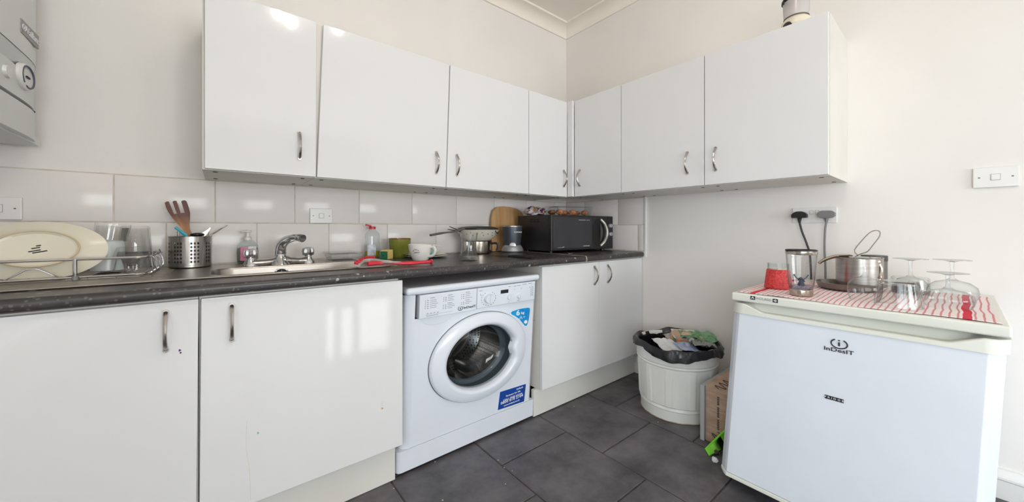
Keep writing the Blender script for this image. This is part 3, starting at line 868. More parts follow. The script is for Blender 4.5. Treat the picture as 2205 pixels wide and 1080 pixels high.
c4 = [wat(px, py, 0.0014) for px, py in lab]
rgt = (c4[1] - c4[0]); rgt.z = 0; rgt.normalize()
def lab_at(u, v): return (c4[0] * (1 - u) + c4[1] * u) * (1 - v) + (c4[3] * (1 - u) + c4[2] * u) * v
upv = Vector((0, 0, 0.75))
for s_, u_, v_, sz in (('indesit', 0.76, 0.13, 0.014), ('Partners for life', 0.52, 0.33, 0.0125), ('CALL FREE NOW', 0.52, 0.52, 0.0135), ('0800 818 2104', 0.5, 0.64, 0.020), ('www.indesit.co.uk', 0.5, 0.84, 0.0115)):
    part('label_text', text_bm(s_, sz, lab_at(u_, v_) + Vector((0, -0.0004, 0)), rgt, upv, bold=0.0001), M_WHITEINK, st2, smooth=False)
part('rust_mark', lathe(BM(), [(0.003, 0), (0.003, -0.0004)], wat(1150, 689, 0.0), 10, axis='y', close=True), mat('rust', (176, 122, 96), rough=0.8), wm)

# ---------------------------------------------------------------- fridge
fr = thing('fridge', 'small white under-counter fridge with cream top against the right wall', 'fridge', (-0.31, -1.54, 0.0))
FX, FY0, FY1, FZ = -0.598, -1.273, -1.8115, 0.630
def flean(v):
    k = max(0.0, 1 - v.z / 0.60)
    return Vector((v.x - (0.042 if v.x < -0.4 else 0.0) * k, v.y + 0.030 * k, v.z))
def fpart(name, bm, m, parent=None, **kw): return part(name, warp(bm, flean), m, parent or fr, **kw)
fpart('cabinet', box(BM(), -0.552, -0.036, FY1 + 0.004, FY0 - 0.004, 0.03, 0.603, 0.003), M_APPL)
fpart('top', box(BM(), FX - 0.004, -0.03, FY1, FY0, 0.6045, FZ, 0.005, 3), M_CREAM)
def dprof(x0, x1, y0, y1, c):
    """plan of the door with chamfered, softened vertical edges"""
    return [(x1, y0), (x0 + c, y0), (x0 + c * 0.25, y0 - c * 0.55 if y0 > y1 else y0 + c * 0.55), (x0, y0 - c * 0.85), (x0, y1 + c * 0.85), (x0 + c * 0.25, y1 + c * 0.55), (x0 + c, y1), (x1, y1)]
dp = dprof(FX, -0.554, FY0 + 0.0, FY1 + 0.004, 0.030)
fdoor = fpart('door', prism(BM(), [(x_, y_, 0.060) for x_, y_ in dp], (0, 0, 0.506), 0.0015), M_APPL, ang=50)
hp = dprof(FX - 0.004, -0.556, FY0 + 0.001, FY1 + 0.001, 0.030)
# cream grip strip across the top of the door, dipping in the middle
gb = BM()
def ztop(y):
    t = (FY0 - y) / (FY0 - FY1)
    if t < 0.07 or t > 0.93: return 0.598
    if t < 0.16: return 0.598 - 0.021 * (t - 0.07) / 0.09
    if t > 0.84: return 0.598 - 0.021 * (0.93 - t) / 0.09
    return 0.577
ys = [FY0 - (FY0 - FY1) * k / 60 for k in range(61)]
def xfront(y):
    e = min(FY0 - y, y - FY1)
    return FX - 0.004 + (0.0 if e > 0.026 else 0.026 * (1 - e / 0.026) ** 1.5)
rows = [[gb.verts.new(p) for p in ((xfront(y), y, 0.566), (xfront(y), y, ztop(y) - 0.002), (xfront(y) + 0.003, y, ztop(y)), (-0.575, y, ztop(y)), (-0.562, y, 0.599), (-0.556, y, 0.566))] for y in ys]
for a, b in zip(rows, rows[1:]):
    for k in range(6): gb.faces.new((a[k], a[(k + 1) % 6], b[(k + 1) % 6], b[k]))
gb.faces.new(rows[0]); gb.faces.new(rows[-1][::-1])
fpart('door_grip', gb, M_CREAM, fdoor, ang=30)
bp = dprof(FX - 0.003, -0.556, FY0 + 0.001, FY1 + 0.002, 0.030)
fpart('door_bottom_trim', prism(BM(), [(x_, y_, 0.048) for x_, y_ in bp], (0, 0, 0.011), 0.002), M_CREAM, fdoor)
fpart('kick_panel', box(BM(), -0.535, -0.08, FY1 + 0.02, FY0 - 0.02, 0.012, 0.047), M_DARK, smooth=False)
for x_ in (-0.50, -0.10):
    for y_ in (FY1 + 0.05, FY0 - 0.05):
        part('foot', lathe(BM(), [(0.018, 0), (0.018, 0.012), (0.010, 0.014), (0.010, 0.031)], (x_, y_, 0), 14, close=True), M_BLACKP, fr)
RY, UZ = (0, -1, 0), (0, 0, 1)
def xf_(z): return FX - 0.042 * max(0, 1 - z / 0.6)
def fat(px, py, off=0.0):
    x = -0.6
    for _ in range(6):
        p = at(px, py, x=x); x = xf_(p.z) - off
    return p
c = fat(1807, 740, 0.0012)
part('brand_mark', ring_logo(BM(), c, 0.0165, RY, UZ, 0.0016, squash=0.74), M_INK, fdoor)
c = fat(1805.5, 754.5, 0.0016)
part('brand_name', text_bm('InDesIT', 0.0195, c, (0, -0.98, 0), (0, 0, 0.74), bold=0.0002), M_INK, fdoor, smooth=False)
c = fat(1796, 858, 0.0008)
stk = part('name_sticker', box(BM(), c.x - 0.0006, c.x + 0.0004, c.y - 0.0195, c.y + 0.0195, c.z - 0.0048, c.z + 0.0048), M_BLACKP, fdoor, smooth=False, label='black embossed label strip')
part('sticker_text', text_bm('F R I D G E', 0.0085, c + Vector((-0.0009, 0, 0)), (0, -0.98, 0), (0, 0, 0.78)), M_WHITEINK, stk, smooth=False)
xs_ = FX - 0.0052
c0 = at(1621, 640.5, x=xs_); c1 = at(1669.5, 647.5, x=xs_); zc = (c0.z + c1.z) / 2
cl = part('class_mark', box(BM(), xs_ - 0.0004, xs_ + 0.0006, c0.y - 0.0065, c0.y + 0.0065, zc - 0.0055, zc + 0.0055), M_INK, fr, smooth=False)
part('class_mark', box(BM(), xs_ - 0.0004, xs_ + 0.0006, c1.y - 0.0065, c1.y + 0.0065, zc - 0.0055, zc + 0.0055), M_INK, fr, smooth=False)
part('class_text', text_bm('A', 0.0135, (xs_ - 0.0008, c0.y, zc), (0, -1, 0), (0, 0, 0.8)), M_WHITEINK, cl, smooth=False)
part('class_text', box(box(BM(), xs_ - 0.0009, xs_, c1.y - 0.0042, c1.y + 0.0042, zc - 0.0012, zc + 0.0012), xs_ - 0.0009, xs_, c1.y - 0.0013, c1.y + 0.0013, zc - 0.0033, zc + 0.0033), M_WHITEINK, cl, smooth=False)
part('class_text', text_bm('+CLASS', 0.0125, (xs_ - 0.0004, (c0.y + c1.y) / 2 + 0.001, zc), (0, -0.95, 0), (0, 0, 0.8)), M_INKG, cl, smooth=False)

# ---------------------------------------------------------------- boiler on the left wall
bo = thing('boiler', 'white wall-hung gas boiler in the top left corner', 'boiler', (-2.45, -0.27, 1.076))
BX, BY0, BY1, BZ0, BZ1 = -2.292, -0.050, -0.500, 1.076, 1.76
M_BOIL = mat('boiler_white', (221, 225, 224), rough=0.35)
part('casing', box(BM(), XL + 0.001, BX - 0.03, BY1, BY0, BZ0 + 0.02, BZ1, 0.006), M_BOIL, bo)
def bowed(bm, z0, z1, x0, bulge, y0=BY0, y1=BY1, n_=16):
    """front cover bowed outwards in plan"""
    cols = []
    for k in range(n_ + 1):
        t = k / n_; y = y0 + (y1 - y0) * t
        e = 1 - (2 * t - 1) ** 4
        cols.append([bm.verts.new(p) for p in ((x0, y, z0), (x0 + bulge * e + 0.004, y, z0 + 0.004), (x0 + bulge * e + 0.004, y, z1 - 0.004), (x0, y, z1))])
    for a, b in zip(cols, cols[1:]):
        for k in range(3): bm.faces.new((a[k], a[k + 1], b[k + 1], b[k]))
    return bm
cov = bowed(BM(), 1.285, BZ1, BX - 0.03, 0.028)
cover = part('front_cover', cov, M_BOIL, bo, ang=50)
slope = BM()
ra = []
for k in range(17):
    t = k / 16; y = BY0 + (BY1 - BY0) * t; e = 1 - (2 * t - 1) ** 4
    ra.append([slope.verts.new(p) for p in ((BX - 0.03 + 0.032 * e, y, 1.286), (BX - 0.030 + 0.018 * e, y, 1.255), (BX - 0.03 + 0.014 * e, y, 1.250))])
for a, b in zip(ra, ra[1:]):
    for k in range(2): slope.faces.new((a[k], a[k + 1], b[k + 1], b[k]))
part('cover_slope', slope, M_BOIL, cover, ang=60)
cpn = part('control_panel', bowed(BM(), 1.168, 1.252, BX - 0.03, 0.022), M_BOIL, bo, ang=50)
low = part('lower_flap', bowed(BM(), BZ0 + 0.002, 1.164, BX - 0.03, 0.026), M_BOIL, bo, ang=50)
part('seam', box(BM(), BX - 0.03, BX - 0.0105, BY1 + 0.05, BY0 - 0.045, 1.1640, 1.1675), M_DARK, bo, smooth=False)
dl = at(50, 165, x=BX - 0.004)
dial = BM(); lathe(dial, [(0.046, -0.002), (0.046, 0.005), (0.040, 0.009), (0.034, 0.006), (0.0001, 0.006)], dl, 32, sy=0.72, axis='x')
dlo = part('pressure_dial', dial, M_WHITEP, cpn)
part('dial_ring', tube(BM(), [dl + Vector((0.0085, 0.038 * math.cos(a * PI / 16), 0.0275 * math.sin(a * PI / 16))) for a in range(-10, 21)], 0.0022, 6), mat('dial_dark', (84, 88, 104), rough=0.5), dlo)
part('dial_needle', box(BM(), dl.x + 0.006, dl.x + 0.009, dl.y - 0.008, dl.y + 0.012, dl.z - 0.002, dl.z + 0.002), M_INK, dlo, smooth=False)
kn = at(12, 153, x=BX - 0.004)
part('knob', lathe(BM(), [(0.020, -0.002), (0.018, 0.006), (0.0001, 0.007)], kn, 24, sy=0.74, axis='x'), M_WHITEP, cpn)
bc = at(65, 74, x=BX + 0.003)
badge = part('badge', box(BM(), bc.x - 0.0035, bc.x + 0.0008, bc.y - 0.058, bc.y + 0.058, bc.z - 0.018, bc.z + 0.018, 0.001), mat('badge_grey', (150, 147, 145), rough=0.4), cover)
part('badge_text', text_bm('Vaillant', 0.034, bc + Vector((0.0014, 0.012, 0)), (0, 0.82, 0), (0, 0, 0.74), bold=0.0004), M_WHITEINK, badge, smooth=False)
em = ring_logo(BM(), bc + Vector((0.0016, -0.044, 0)), 0.010, (0, 1, 0), (0, 0, 1), 0.0012)
part('badge_emblem', em, M_WHITEINK, badge)
ft = at(42, 263, x=BX - 0.002)
part('model_text', text_bm('ecoTEC plus', 0.014, ft + Vector((0.0008, 0, 0)), (0, 1, 0), (0, 0, 0.74)), M_INKG, low, smooth=False)
ft = at(30, 115, x=BX - 0.010)
part('indicator', box(BM(), ft.x - 0.004, ft.x + 0.002, ft.y - 0.010, ft.y + 0.010, ft.z - 0.003, ft.z + 0.003), M_INKG, cpn, smooth=False)
part('bottom_frame', box(box(BM(), XL + 0.002, BX - 0.012, BY0 - 0.055, BY0 - 0.002, BZ0, BZ0 + 0.02), BX - 0.075, BX - 0.012, BY1, BY0 - 0.055, BZ0, BZ0 + 0.02), M_BOIL, bo, smooth=False)
M_COPPER = mat('dull_copper_pipe', (120, 92, 84), rough=0.35, metal=1.0)
for k in range(4):
    yy = BY0 - 0.13 - 0.075 * k
    part('pipe', tube(BM(), [(-2.46 - 0.02 * (k % 2), yy, BZ0 + 0.10), (-2.46 - 0.02 * (k % 2), yy, BZ0 + 0.015), (-2.50, yy, BZ0 - 0.0), (-2.60, yy, BZ0 + 0.004)], 0.009, 10), M_COPPER, bo)

# ---------------------------------------------------------------- microwave
mw = thing('microwave', 'black microwave oven with silver handle in the worktop corner', 'microwave', (-0.28, -0.25, ZT))
FLc, FRc = Vector((-0.530, -0.380, 0)), Vector((-0.030, -0.410, 0))
ux = (FRc - FLc).normalized(); uy = Vector((-ux.y, ux.x, 0)); MWW, MWD = (FRc - FLc).length, 0.295
MZ0, MZ1 = 0.714, 0.911
def mloc(v): return FLc + ux * v.x + uy * v.y + Vector((0, 0, v.z))
def mpart(name, bm, m, parent=None, **kw): return part(name, warp(bm, mloc), m, parent or mw, **kw)
M_MWB = mat('microwave_black', (38, 36, 38), rough=0.38)
M_MWD = mat('microwave_door_black', (52, 51, 55), rough=0.22)
mpart('casing', box(BM(), 0, MWW, 0.022, MWD, MZ0, MZ1, 0.003), M_MWB)
mdoor = mpart('door', box(BM(), 0.0, MWW - 0.050, 0.0, 0.021, MZ0 + 0.002, MZ1 - 0.001, 0.004, 3), M_MWB)
mpart('door_window', box(BM(), 0.018, MWW - 0.19, -0.001, 0.004, MZ0 + 0.014, MZ1 - 0.012, 0.0015), M_MWD, mdoor)
mctl = mpart('control_panel', box(BM(), MWW - 0.049, MWW, 0.0, 0.021, MZ0 + 0.002, MZ1 - 0.001, 0.003), M_MWB)
hx = 0.378
# recessed oval behind the handle and the silver handle on the door edge
octo = [(0.322, MZ0 + 0.060), (0.355, MZ0 + 0.020), (0.375, MZ0 + 0.014), (0.400, MZ0 + 0.03), (0.416, MZ0 + 0.06), (0.416, MZ1 - 0.06), (0.400, MZ1 - 0.03), (0.375, MZ1 - 0.014), (0.355, MZ1 - 0.020), (0.322, MZ1 - 0.060)]
mpart('handle_recess', prism(BM(), [(x_, -0.0012, z_) for x_, z_ in octo], (0, 0.003, 0)), M_DARK, mdoor, smooth=False)
hpth = [(hx + 0.004, -0.003, MZ0 + 0.018), (hx + 0.026, -0.016, MZ0 + 0.045), (hx + 0.034, -0.026, MZ0 + 0.075), (hx + 0.036, -0.028, (MZ0 + MZ1) / 2), (hx + 0.034, -0.026, MZ1 - 0.075), (hx + 0.026, -0.016, MZ1 - 0.045), (hx + 0.004, -0.003, MZ1 - 0.018)]
mpart('handle', tube(BM(), spl(hpth, 5), [0.004] + [0.009] * 29 + [0.004], 10), mat('handle_silver', (168, 166, 158), rough=0.4, metal=0.6), mdoor)
mpart('handle_inner', tube(BM(), [(hx + 0.004, -0.004, MZ0 + 0.045), (hx + 0.006, -0.010, MZ0 + 0.08), (hx + 0.006, -0.010, MZ1 - 0.08), (hx + 0.004, -0.004, MZ1 - 0.045)], [0.004, 0.010, 0.010, 0.004], 10), mat('handle_grey', (58, 57, 60), rough=0.45), mdoor)
for zf in (0.72, 0.46):
    z_ = MZ0 + (MZ1 - MZ0) * zf * 0.98
    kb = lathe(BM(), [(0.0145, 0.001), (0.0135, -0.008), (0.012, -0.010), (0.0001, -0.010)], (MWW - 0.0255, 0.0, z_), 24, sy=0.82, axis='y')
    ko = mpart('dial', kb, mat('dial_silver', (206, 204, 206), rough=0.3, metal=0.3), mctl)
    mpart('dial_pointer', box(BM(), MWW - 0.0275, MWW - 0.0235, -0.012, -0.0095, z_ - 0.008, z_ + 0.008), M_INKG, ko, smooth=False)
lt = BM()
for k, (a0, w_) in enumerate(((0.205, 0.055), (0.268, 0.010), (0.282, 0.010))):
    box(lt, a0, a0 + w_, -0.0016, 0, MZ1 - 0.0285, MZ1 - 0.0255)
for k in range(7): box(lt, 0.243 + k * 0.0075, 0.243 + k * 0.0075 + 0.0062, -0.0016, 0, MZ0 + 0.021, MZ0 + 0.0255)
box(lt, 0.045, 0.088, -0.0016, 0, MZ0 + 0.0185, MZ0 + 0.020); box(lt, 0.082, 0.094, -0.0016, 0, MZ0 + 0.021, MZ0 + 0.0235)
mpart('lettering', lt, mat('silver_print', (176, 176, 180), rough=0.4), mdoor, smooth=False, kind='stuff')
for k in range(3):
    for j in range(2):
        mpart('vent_slot', box(BM(), -0.0008, 0.002, 0.10 + k * 0.028, 0.122 + k * 0.028, MZ1 - 0.028 - j * 0.012, MZ1 - 0.022 - j * 0.012), M_DARK, smooth=False)
for x_ in (0.04, MWW - 0.04):
    for y_ in (0.05, MWD - 0.04):
        mpart('foot', lathe(BM(), [(0.012, ZT), (0.012, MZ0 + 0.001)], (x_, y_, 0), 12, close=True), M_BLACKP)

# ---------------------------------------------------------------- things by the sink
def wire_loop(bm, x0, x1, y0, y1, z, r, rad=0.03): return tube(bm, [(x_, y_, z) for x_, y_ in rrect(x0, x1, y0, y1, rad, 5)], r, 8, closed=True)
rk = thing('dish_rack', 'chrome wire dish rack on the draining board', 'dish rack', (-2.31, -0.21, ZS))
RX0, RX1, RYF, RYB = -2.585, -2.045, -0.352, -0.075
part('top_rail', wire_loop(BM(), RX0, RX1, RYF, RYB, 0.760, 0.0032), M_CHROME, rk)
part('base_rail', wire_loop(BM(), RX0, RX1 - 0.004, RYF + 0.008, RYB - 0.008, 0.714, 0.0026), M_CHROME, rk)
for x_, y_ in ((-2.178, RYF), (-2.50, RYF), (-2.178, RYB), (-2.50, RYB)):
    lg_ = part('leg', tube(BM(), [(x_, y_, ZS + 0.006), (x_, y_, 0.762)], 0.0042, 10), M_CHROME, rk)
    part('leg_cap', lathe(BM(), [(0.0055, 0), (0.0062, 0.004), (0.005, 0.011)], (x_, y_, ZS + 0.002), 12, close=True), M_GREYP, lg_)
zz = [at(px, py, y=RYF + 0.012) for px, py in ((-60, 584), (-14, 610), (18, 600), (52, 582), (66, 579), (78, 579), (92, 583), (138, 601), (160, 601), (330, 594))]
part('plate_wire', tube(BM(), spl(zz, 4), 0.0017, 6), M_CHROME, rk)
for k in range(11):
    xx = -2.56 + 0.05 * k
    part('base_wire', tube(BM(), [(xx, RYF + 0.008, 0.714), (xx, RYB - 0.008, 0.714)], 0.0016, 6), M_CHROME, rk)
for k in range(3):
    yy = RYF + 0.05 + 0.075 * k
    part('end_wire', tube(BM(), spl([(RX1 - 0.006, yy, 0.714), (RX1 + 0.008, yy, 0.722), (RX1 + 0.006, yy, 0.745), (RX1 + 0.001, yy, 0.760), (RX1 - 0.002, yy + 0.015, 0.772), (RX1, yy + 0.03, 0.760)], 4), 0.0018, 6), M_CHROME, rk)

M_PLATE = mat('cream_stoneware', (226, 220, 203), rough=0.22, vary=(4, (218, 211, 191), 1.0))
pl = thing('oval_plate', 'cream oval plate standing on edge in the dish rack', 'plate', (-2.25, -0.29, 0.712))
pb = BM()
lathe(pb, [(0.0001, 0.004), (0.062, 0.004), (0.0665, 0.0), (0.072, -0.001), (0.076, 0.004), (0.092, 0.012), (0.117, 0.0195), (0.1185, 0.0215), (0.116, 0.0225), (0.090, 0.0165), (0.070, 0.010), (0.0001, 0.009)], (0, 0, 0), 64, axis='y')
Rp = Matrix.Rotation(math.radians(-15), 4, 'X')
def plate_at(v):
    q = Rp @ Vector((v.x, v.y, v.z * 0.64))
    return q + Vector((-2.250, -0.306, 0.787))
part('dish', warp(pb, plate_at), M_PLATE, pl, ang=50)
part('foot_ring', warp(lathe(BM(), [(0.067, 0.0025), (0.069, -0.0022), (0.0715, -0.0022), (0.074, 0.0025)], (0, 0, 0), 64, axis='y'), plate_at), mat('bare_clay', (206, 184, 148), rough=0.7), pl)
sm = BM()
for k, (dx, dz, w_) in enumerate(((0.0, 0.004, 0.014), (-0.004, -0.004, 0.02), (0.003, -0.010, 0.024), (0.006, 0.010, 0.008))):
    box(sm, dx - w_ / 2, dx + w_ / 2, 0.0030, 0.0038, dz - 0.0016, dz + 0.0016)
part('maker_stamp', warp(sm, lambda v: plate_at(Vector((v.x * 0.95 - v.z * 0.3, v.y, v.z * 1.2 + v.x * 0.35)))), M_INK, pl, smooth=False, kind='stuff')

def tumbler(prof, c, label, group, m=M_GLASST, cat='glass', name='glass_tumbler', n=28, mod=None, tilt=None, sx=1.0, sy=1.0):
    b = lathe(BM(), prof, (0, 0, 0), n, mod=mod, sx=sx, sy=sy)
    M = Matrix.Translation(Vector(c)) @ (tilt if tilt else Matrix())
    warp(b, lambda v: M @ v)
    return single(name, b, m, label, cat, group, ang=50)
def wall_prof(r0, r1, h, t=0.0022, base=0.006, lip=True):
    """open vessel, mouth DOWN: r0 mouth radius, r1 base radius, height h"""
    return [(r0 - t, 0.0), (r0, 0.0), (r1, h - 0.003), (r1 - 0.003, h), (0.0001, h), (0.0001, h - base), (r1 - t - 0.001, h - base), (r0 - t, 0.0)]
tumbler(wall_prof(0.036, 0.032, 0.085), (-2.150, -0.172, 0.7165), 'translucent white plastic tumbler upside down behind the oval plate', None, mat('milky_plastic', (226, 231, 230), rough=0.3, trans=0.25), 'tumbler', 'plastic_tumbler')
tumbler([(0.031, 0.0), (0.0335, 0.0), (0.0365, 0.044), (0.036, 0.050), (0.0001, 0.050), (0.0001, 0.042), (0.033, 0.040), (0.031, 0)], (-2.146, -0.172, 0.8025), 'clear glass tumbler tilted on top of the white plastic tumbler', 'glasses in the dish rack', mod=lambda a, i: 1 + 0.02 * math.cos(12 * a), n=72, tilt=Matrix.Rotation(math.radians(7), 4, 'Y'))
tumbler(wall_prof(0.042, 0.0325, 0.128), (-2.102, -0.118, 0.7165), 'tall clear glass tumbler upside down at the back of the dish rack', 'glasses in the dish rack')
tumbler([(0.042, 0.0), (0.0455, 0.0), (0.045, 0.01), (0.041, 0.045), (0.034, 0.066), (0.032, 0.067), (0.0001, 0.066), (0.0001, 0.056), (0.032, 0.054), (0.042, 0)], (-2.092, -0.222, 0.7165), 'chunky cut-glass tumbler upside down at the front of the dish rack', 'glasses in the dish rack', mod=lambda a, i: 1 + (0.03 * math.cos(10 * a) if i in (2, 3, 4) else 0), n=60)

# cutlery drainer with pierced wall
ch = thing('cutlery_holder', 'round perforated steel cutlery holder beside the dish rack', 'holder', (-1.974, -0.086, ZS))
CC = Vector((-1.974, -0.086, ZS + 0.003)); CR, CHh = 0.056, 0.101
hb = BM(); ncol, nrow = 40, 9
def cyl(u, v): a = 2 * PI * u / ncol; return hb.verts.new((CC.x + CR * math.cos(a), CC.y + CR * math.sin(a), CC.z + v))
vz = [0.012] + [0.012 + 0.0122 * (k + 1) for k in range(6)] + [0.092, CHh]
vz = [0.0] + vz
for i in range(ncol):
    for j in range(len(vz) - 1):
        u0, u1, v0, v1 = i, i + 1, vz[j], vz[j + 1]
        um, vm = (u0 + u1) / 2, (v0 + v1) / 2
        bnd = [(u0, v0), (um, v0), (u1, v0), (u1, vm), (u1, v1), (um, v1), (u0, v1), (u0, vm)]
        bv = [cyl(*q) for q in bnd]
        if 1 <= j <= 6 and i % 5 < 3:
            hv = [cyl(um + du * 0.33, vm + dv * (v1 - v0) * 0.33) for du, dv in ((-.75, -.7), (0, -1), (.75, -.7), (1, 0), (.75, .7), (0, 1), (-.75, .7), (-1, 0))]
            for q in range(8): hb.faces.new((bv[q], bv[(q + 1) % 8], hv[(q + 1) % 8], hv[q]))
        else:
            hb.faces.new(bv)
bmesh.ops.remove_doubles(hb, verts=hb.verts, dist=0.00005)
part('pierced_wall', hb, M_STEELV, ch, ang=60)
part('floor_disc', lathe(BM(), [(0.053, 0.0), (CR + 0.0005, 0.003), (CR + 0.0005, 0.008), (CR - 0.001, 0.010), (0.0001, 0.006)], CC + Vector((0, 0, -0.002)), 40), M_STEELV, ch)
part('rolled_rim', tube(BM(), [(CC.x + CR * math.cos(2 * PI * k / 40), CC.y + CR * math.sin(2 * PI * k / 40), CC.z + CHh) for k in range(40)], 0.0013, 6, closed=True), M_STEELV, ch)
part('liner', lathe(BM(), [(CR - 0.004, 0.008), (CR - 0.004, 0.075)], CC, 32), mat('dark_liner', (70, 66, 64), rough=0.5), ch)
# utensils in it
YU = -0.080
def build_wood(nt, co):
    sx_ = nt.nodes.new('ShaderNodeSeparateXYZ'); nt.links.new(co, sx_.inputs[0])
    ns = nt.nodes.new('ShaderNodeTexNoise'); ns.inputs['Scale'].default_value = 40; nt.links.new(co, ns.inputs['Vector'])
    mr = nt.nodes.new('ShaderNodeMapRange'); mr.inputs['From Min'].default_value = 0.085; mr.inputs['From Max'].default_value = 0.125
    nt.links.new(sx_.outputs['Z'], mr.inputs['Value'])
    return nmix(nt, mr.outputs[0], nmix(nt, ns.outputs['Fac'], (152, 98, 48), (180, 124, 68)), (92, 44, 26))
M_WOOD = node_mat('oiled_wood_scorched_tips', 0.45, 0.0, build_wood)
out_px = [(354.3, 436), (358, 433.5), (362.5, 433), (374.5, 460.5), (380.5, 459.5), (371, 434), (374, 431.6), (379.5, 431.8), (389, 458.5), (397.5, 457.5), (390, 433), (393, 431), (398, 430.6), (401.5, 433), (406.5, 447), (409, 458), (408.8, 470), (407.8, 482), (409, 492), (412, 501), (418, 513), (424, 540), (414, 542), (404, 512), (397, 498), (391, 490), (381, 480), (371, 469), (362, 456), (357, 446)]
fk = BM(); prism(fk, [at(px, py, y=YU) for px, py in out_px], (0, 0.007, 0))
warp(fk, lambda v: Vector((v.x, v.y + 0.25 * max(0, v.z - 0.86) ** 1.0 * 0.25, v.z)))
single('wooden_fork', fk, M_WOOD, 'brown wooden fork spatula standing in the cutlery holder', 'utensil', smooth=False)
def stick(pts, r, m, label, name, flat=1.0, cat='utensil'):
    return single(name, tube(BM(), spl(pts, 4), r, 8, flat=flat), m, label, cat, 'utensils in the cutlery holder')
stick([at(377, 489, y=-0.10), at(392, 500, y=-0.10), at(404, 512, y=-0.098), at(420, 555, y=-0.09)], [0.004, 0.0052, 0.0052, 0.004], mat('teal_plastic', (70, 178, 196), rough=0.4), 'teal plastic handle leaning out of the cutlery holder', 'teal_spatula')
stick([at(383, 498, y=-0.115), at(384, 512, y=-0.114), at(388, 555, y=-0.11)], 0.003, M_STEELH, 'short steel cutlery handle behind the teal handle', 'cutlery_piece')
sb = BM(); blob(sb, at(425, 505, y=-0.085), (0.020, 0.012, 0.007), 2, 0.05); tube(sb, [at(428, 507, y=-0.085), at(420, 560, y=-0.085)], 0.004, 8)
single('serving_spoon', sb, mat('black_nylon', (34, 32, 32), rough=0.35), 'black nylon spoon bowl just above the cutlery holder rim', 'utensil', 'utensils in the cutlery holder')
kf = BM(); prism(kf, [at(px, py, y=-0.070) for px, py in ((417, 511), (432, 503), (445, 495), (452, 489.5), (454, 490.5), (449, 499), (442, 508), (438, 530), (430, 530))], (0, 0.002, 0))
single('fish_slice', kf, M_STEEL, 'brown-grey metal slice blade poking out of the cutlery holder', 'utensil', 'utensils in the cutlery holder', smooth=False)
stick([at(448, 509, y=-0.06), at(450, 497, y=-0.06), at(449, 490, y=-0.06)], 0.0012, M_STEELH, 'thin upright wire end beside the metal slice', 'wire_handle')
stick([at(490, 484.5, y=-0.055), at(470, 497, y=-0.06), at(452, 511, y=-0.066), at(440, 550, y=-0.07)], 0.0011, M_STEELH, 'long thin wire skewer leaning furthest right in the cutlery holder', 'skewer')
stick([at(478, 490, y=-0.062), at(462, 500, y=-0.066), at(448, 511, y=-0.07), at(436, 550, y=-0.075)], 0.0011, M_STEELH, 'shorter wire skewer in the cutlery holder beside the long one', 'skewer')

# liquid soap
so = thing('soap_bottle', 'pump bottle of hand soap with pink label behind the tap', 'bottle', (-1.814, -0.046, ZS))
SC = Vector((-1.814, -0.046, ZS))
part('bottle', lathe(BM(), [(0.0001, 0.0), (0.029, 0.0), (0.033, 0.006), (0.0345, 0.04), (0.032, 0.068), (0.022, 0.082), (0.011, 0.087), (0.011, 0.092)], SC, 32, sy=0.62), glass('soap_clear', tint=(244, 249, 247), gloss=0.9, rough=0.05), so)
part('soap', lathe(BM(), [(0.0001, 0.002), (0.0275, 0.002), (0.031, 0.008), (0.0325, 0.04), (0.031, 0.058), (0.0001, 0.058)], SC, 28, sy=0.60), glass('soap_liquid', tint=(240, 245, 242), gloss=0.3, rough=0.1, ior=1.1), so)
def patch(c, a0, a1, z0, z1, r, sy, n=10, off=0.0006):
    b = BM(); lo, hi = [], []
    for k in range(n + 1):
        a = a0 + (a1 - a0) * k / n
        lo.append(b.verts.new((c.x + (r + off) * math.cos(a), c.y + (r * sy + off) * math.sin(a), c.z + z0))); hi.append(b.verts.new((c.x + (r + off) * math.cos(a), c.y + (r * sy + off) * math.sin(a), c.z + z1)))
    for k in range(n): b.faces.new((lo[k], lo[k + 1], hi[k + 1], hi[k]))
    return b
lb = part('label', patch(SC, -2.30, -1.55, 0.012, 0.062, 0.0342, 0.62), mat('pink_label', (214, 116, 158), rough=0.4, vary=(40, (226, 150, 180), 1.0)), so)
part('label', patch(SC, -1.55, -0.75, 0.034, 0.064, 0.0342, 0.62), mat('pale_label', (222, 220, 222), rough=0.4), so)
part('logo', patch(SC, -1.62, -0.85, 0.034, 0.045, 0.0350, 0.62), mat('green_logo', (26, 140, 74), rough=0.4), so)
part('logo_text', text_bm('Palmolive', 0.0095, SC + Vector((0.012, -0.0228, 0.0395)), (1, 0.22, 0), (0, 0, 0.8)), M_WHITEINK, so, smooth=False)
pmp = BM()
lathe(pmp, [(0.0125, 0.088), (0.0125, 0.098), (0.006, 0.101), (0.005, 0.116), (0.013, 0.118), (0.012, 0.124), (0.0001, 0.125)], SC, 20)
tube(pmp, [SC + Vector((0, 0, 0.121)), SC + Vector((-0.014, -0.010, 0.121)), SC + Vector((-0.020, -0.014, 0.117))], [0.005, 0.0042, 0.0035], 8)
part('pump', pmp, mat('pump_white', (228, 226, 222), rough=0.35), so)

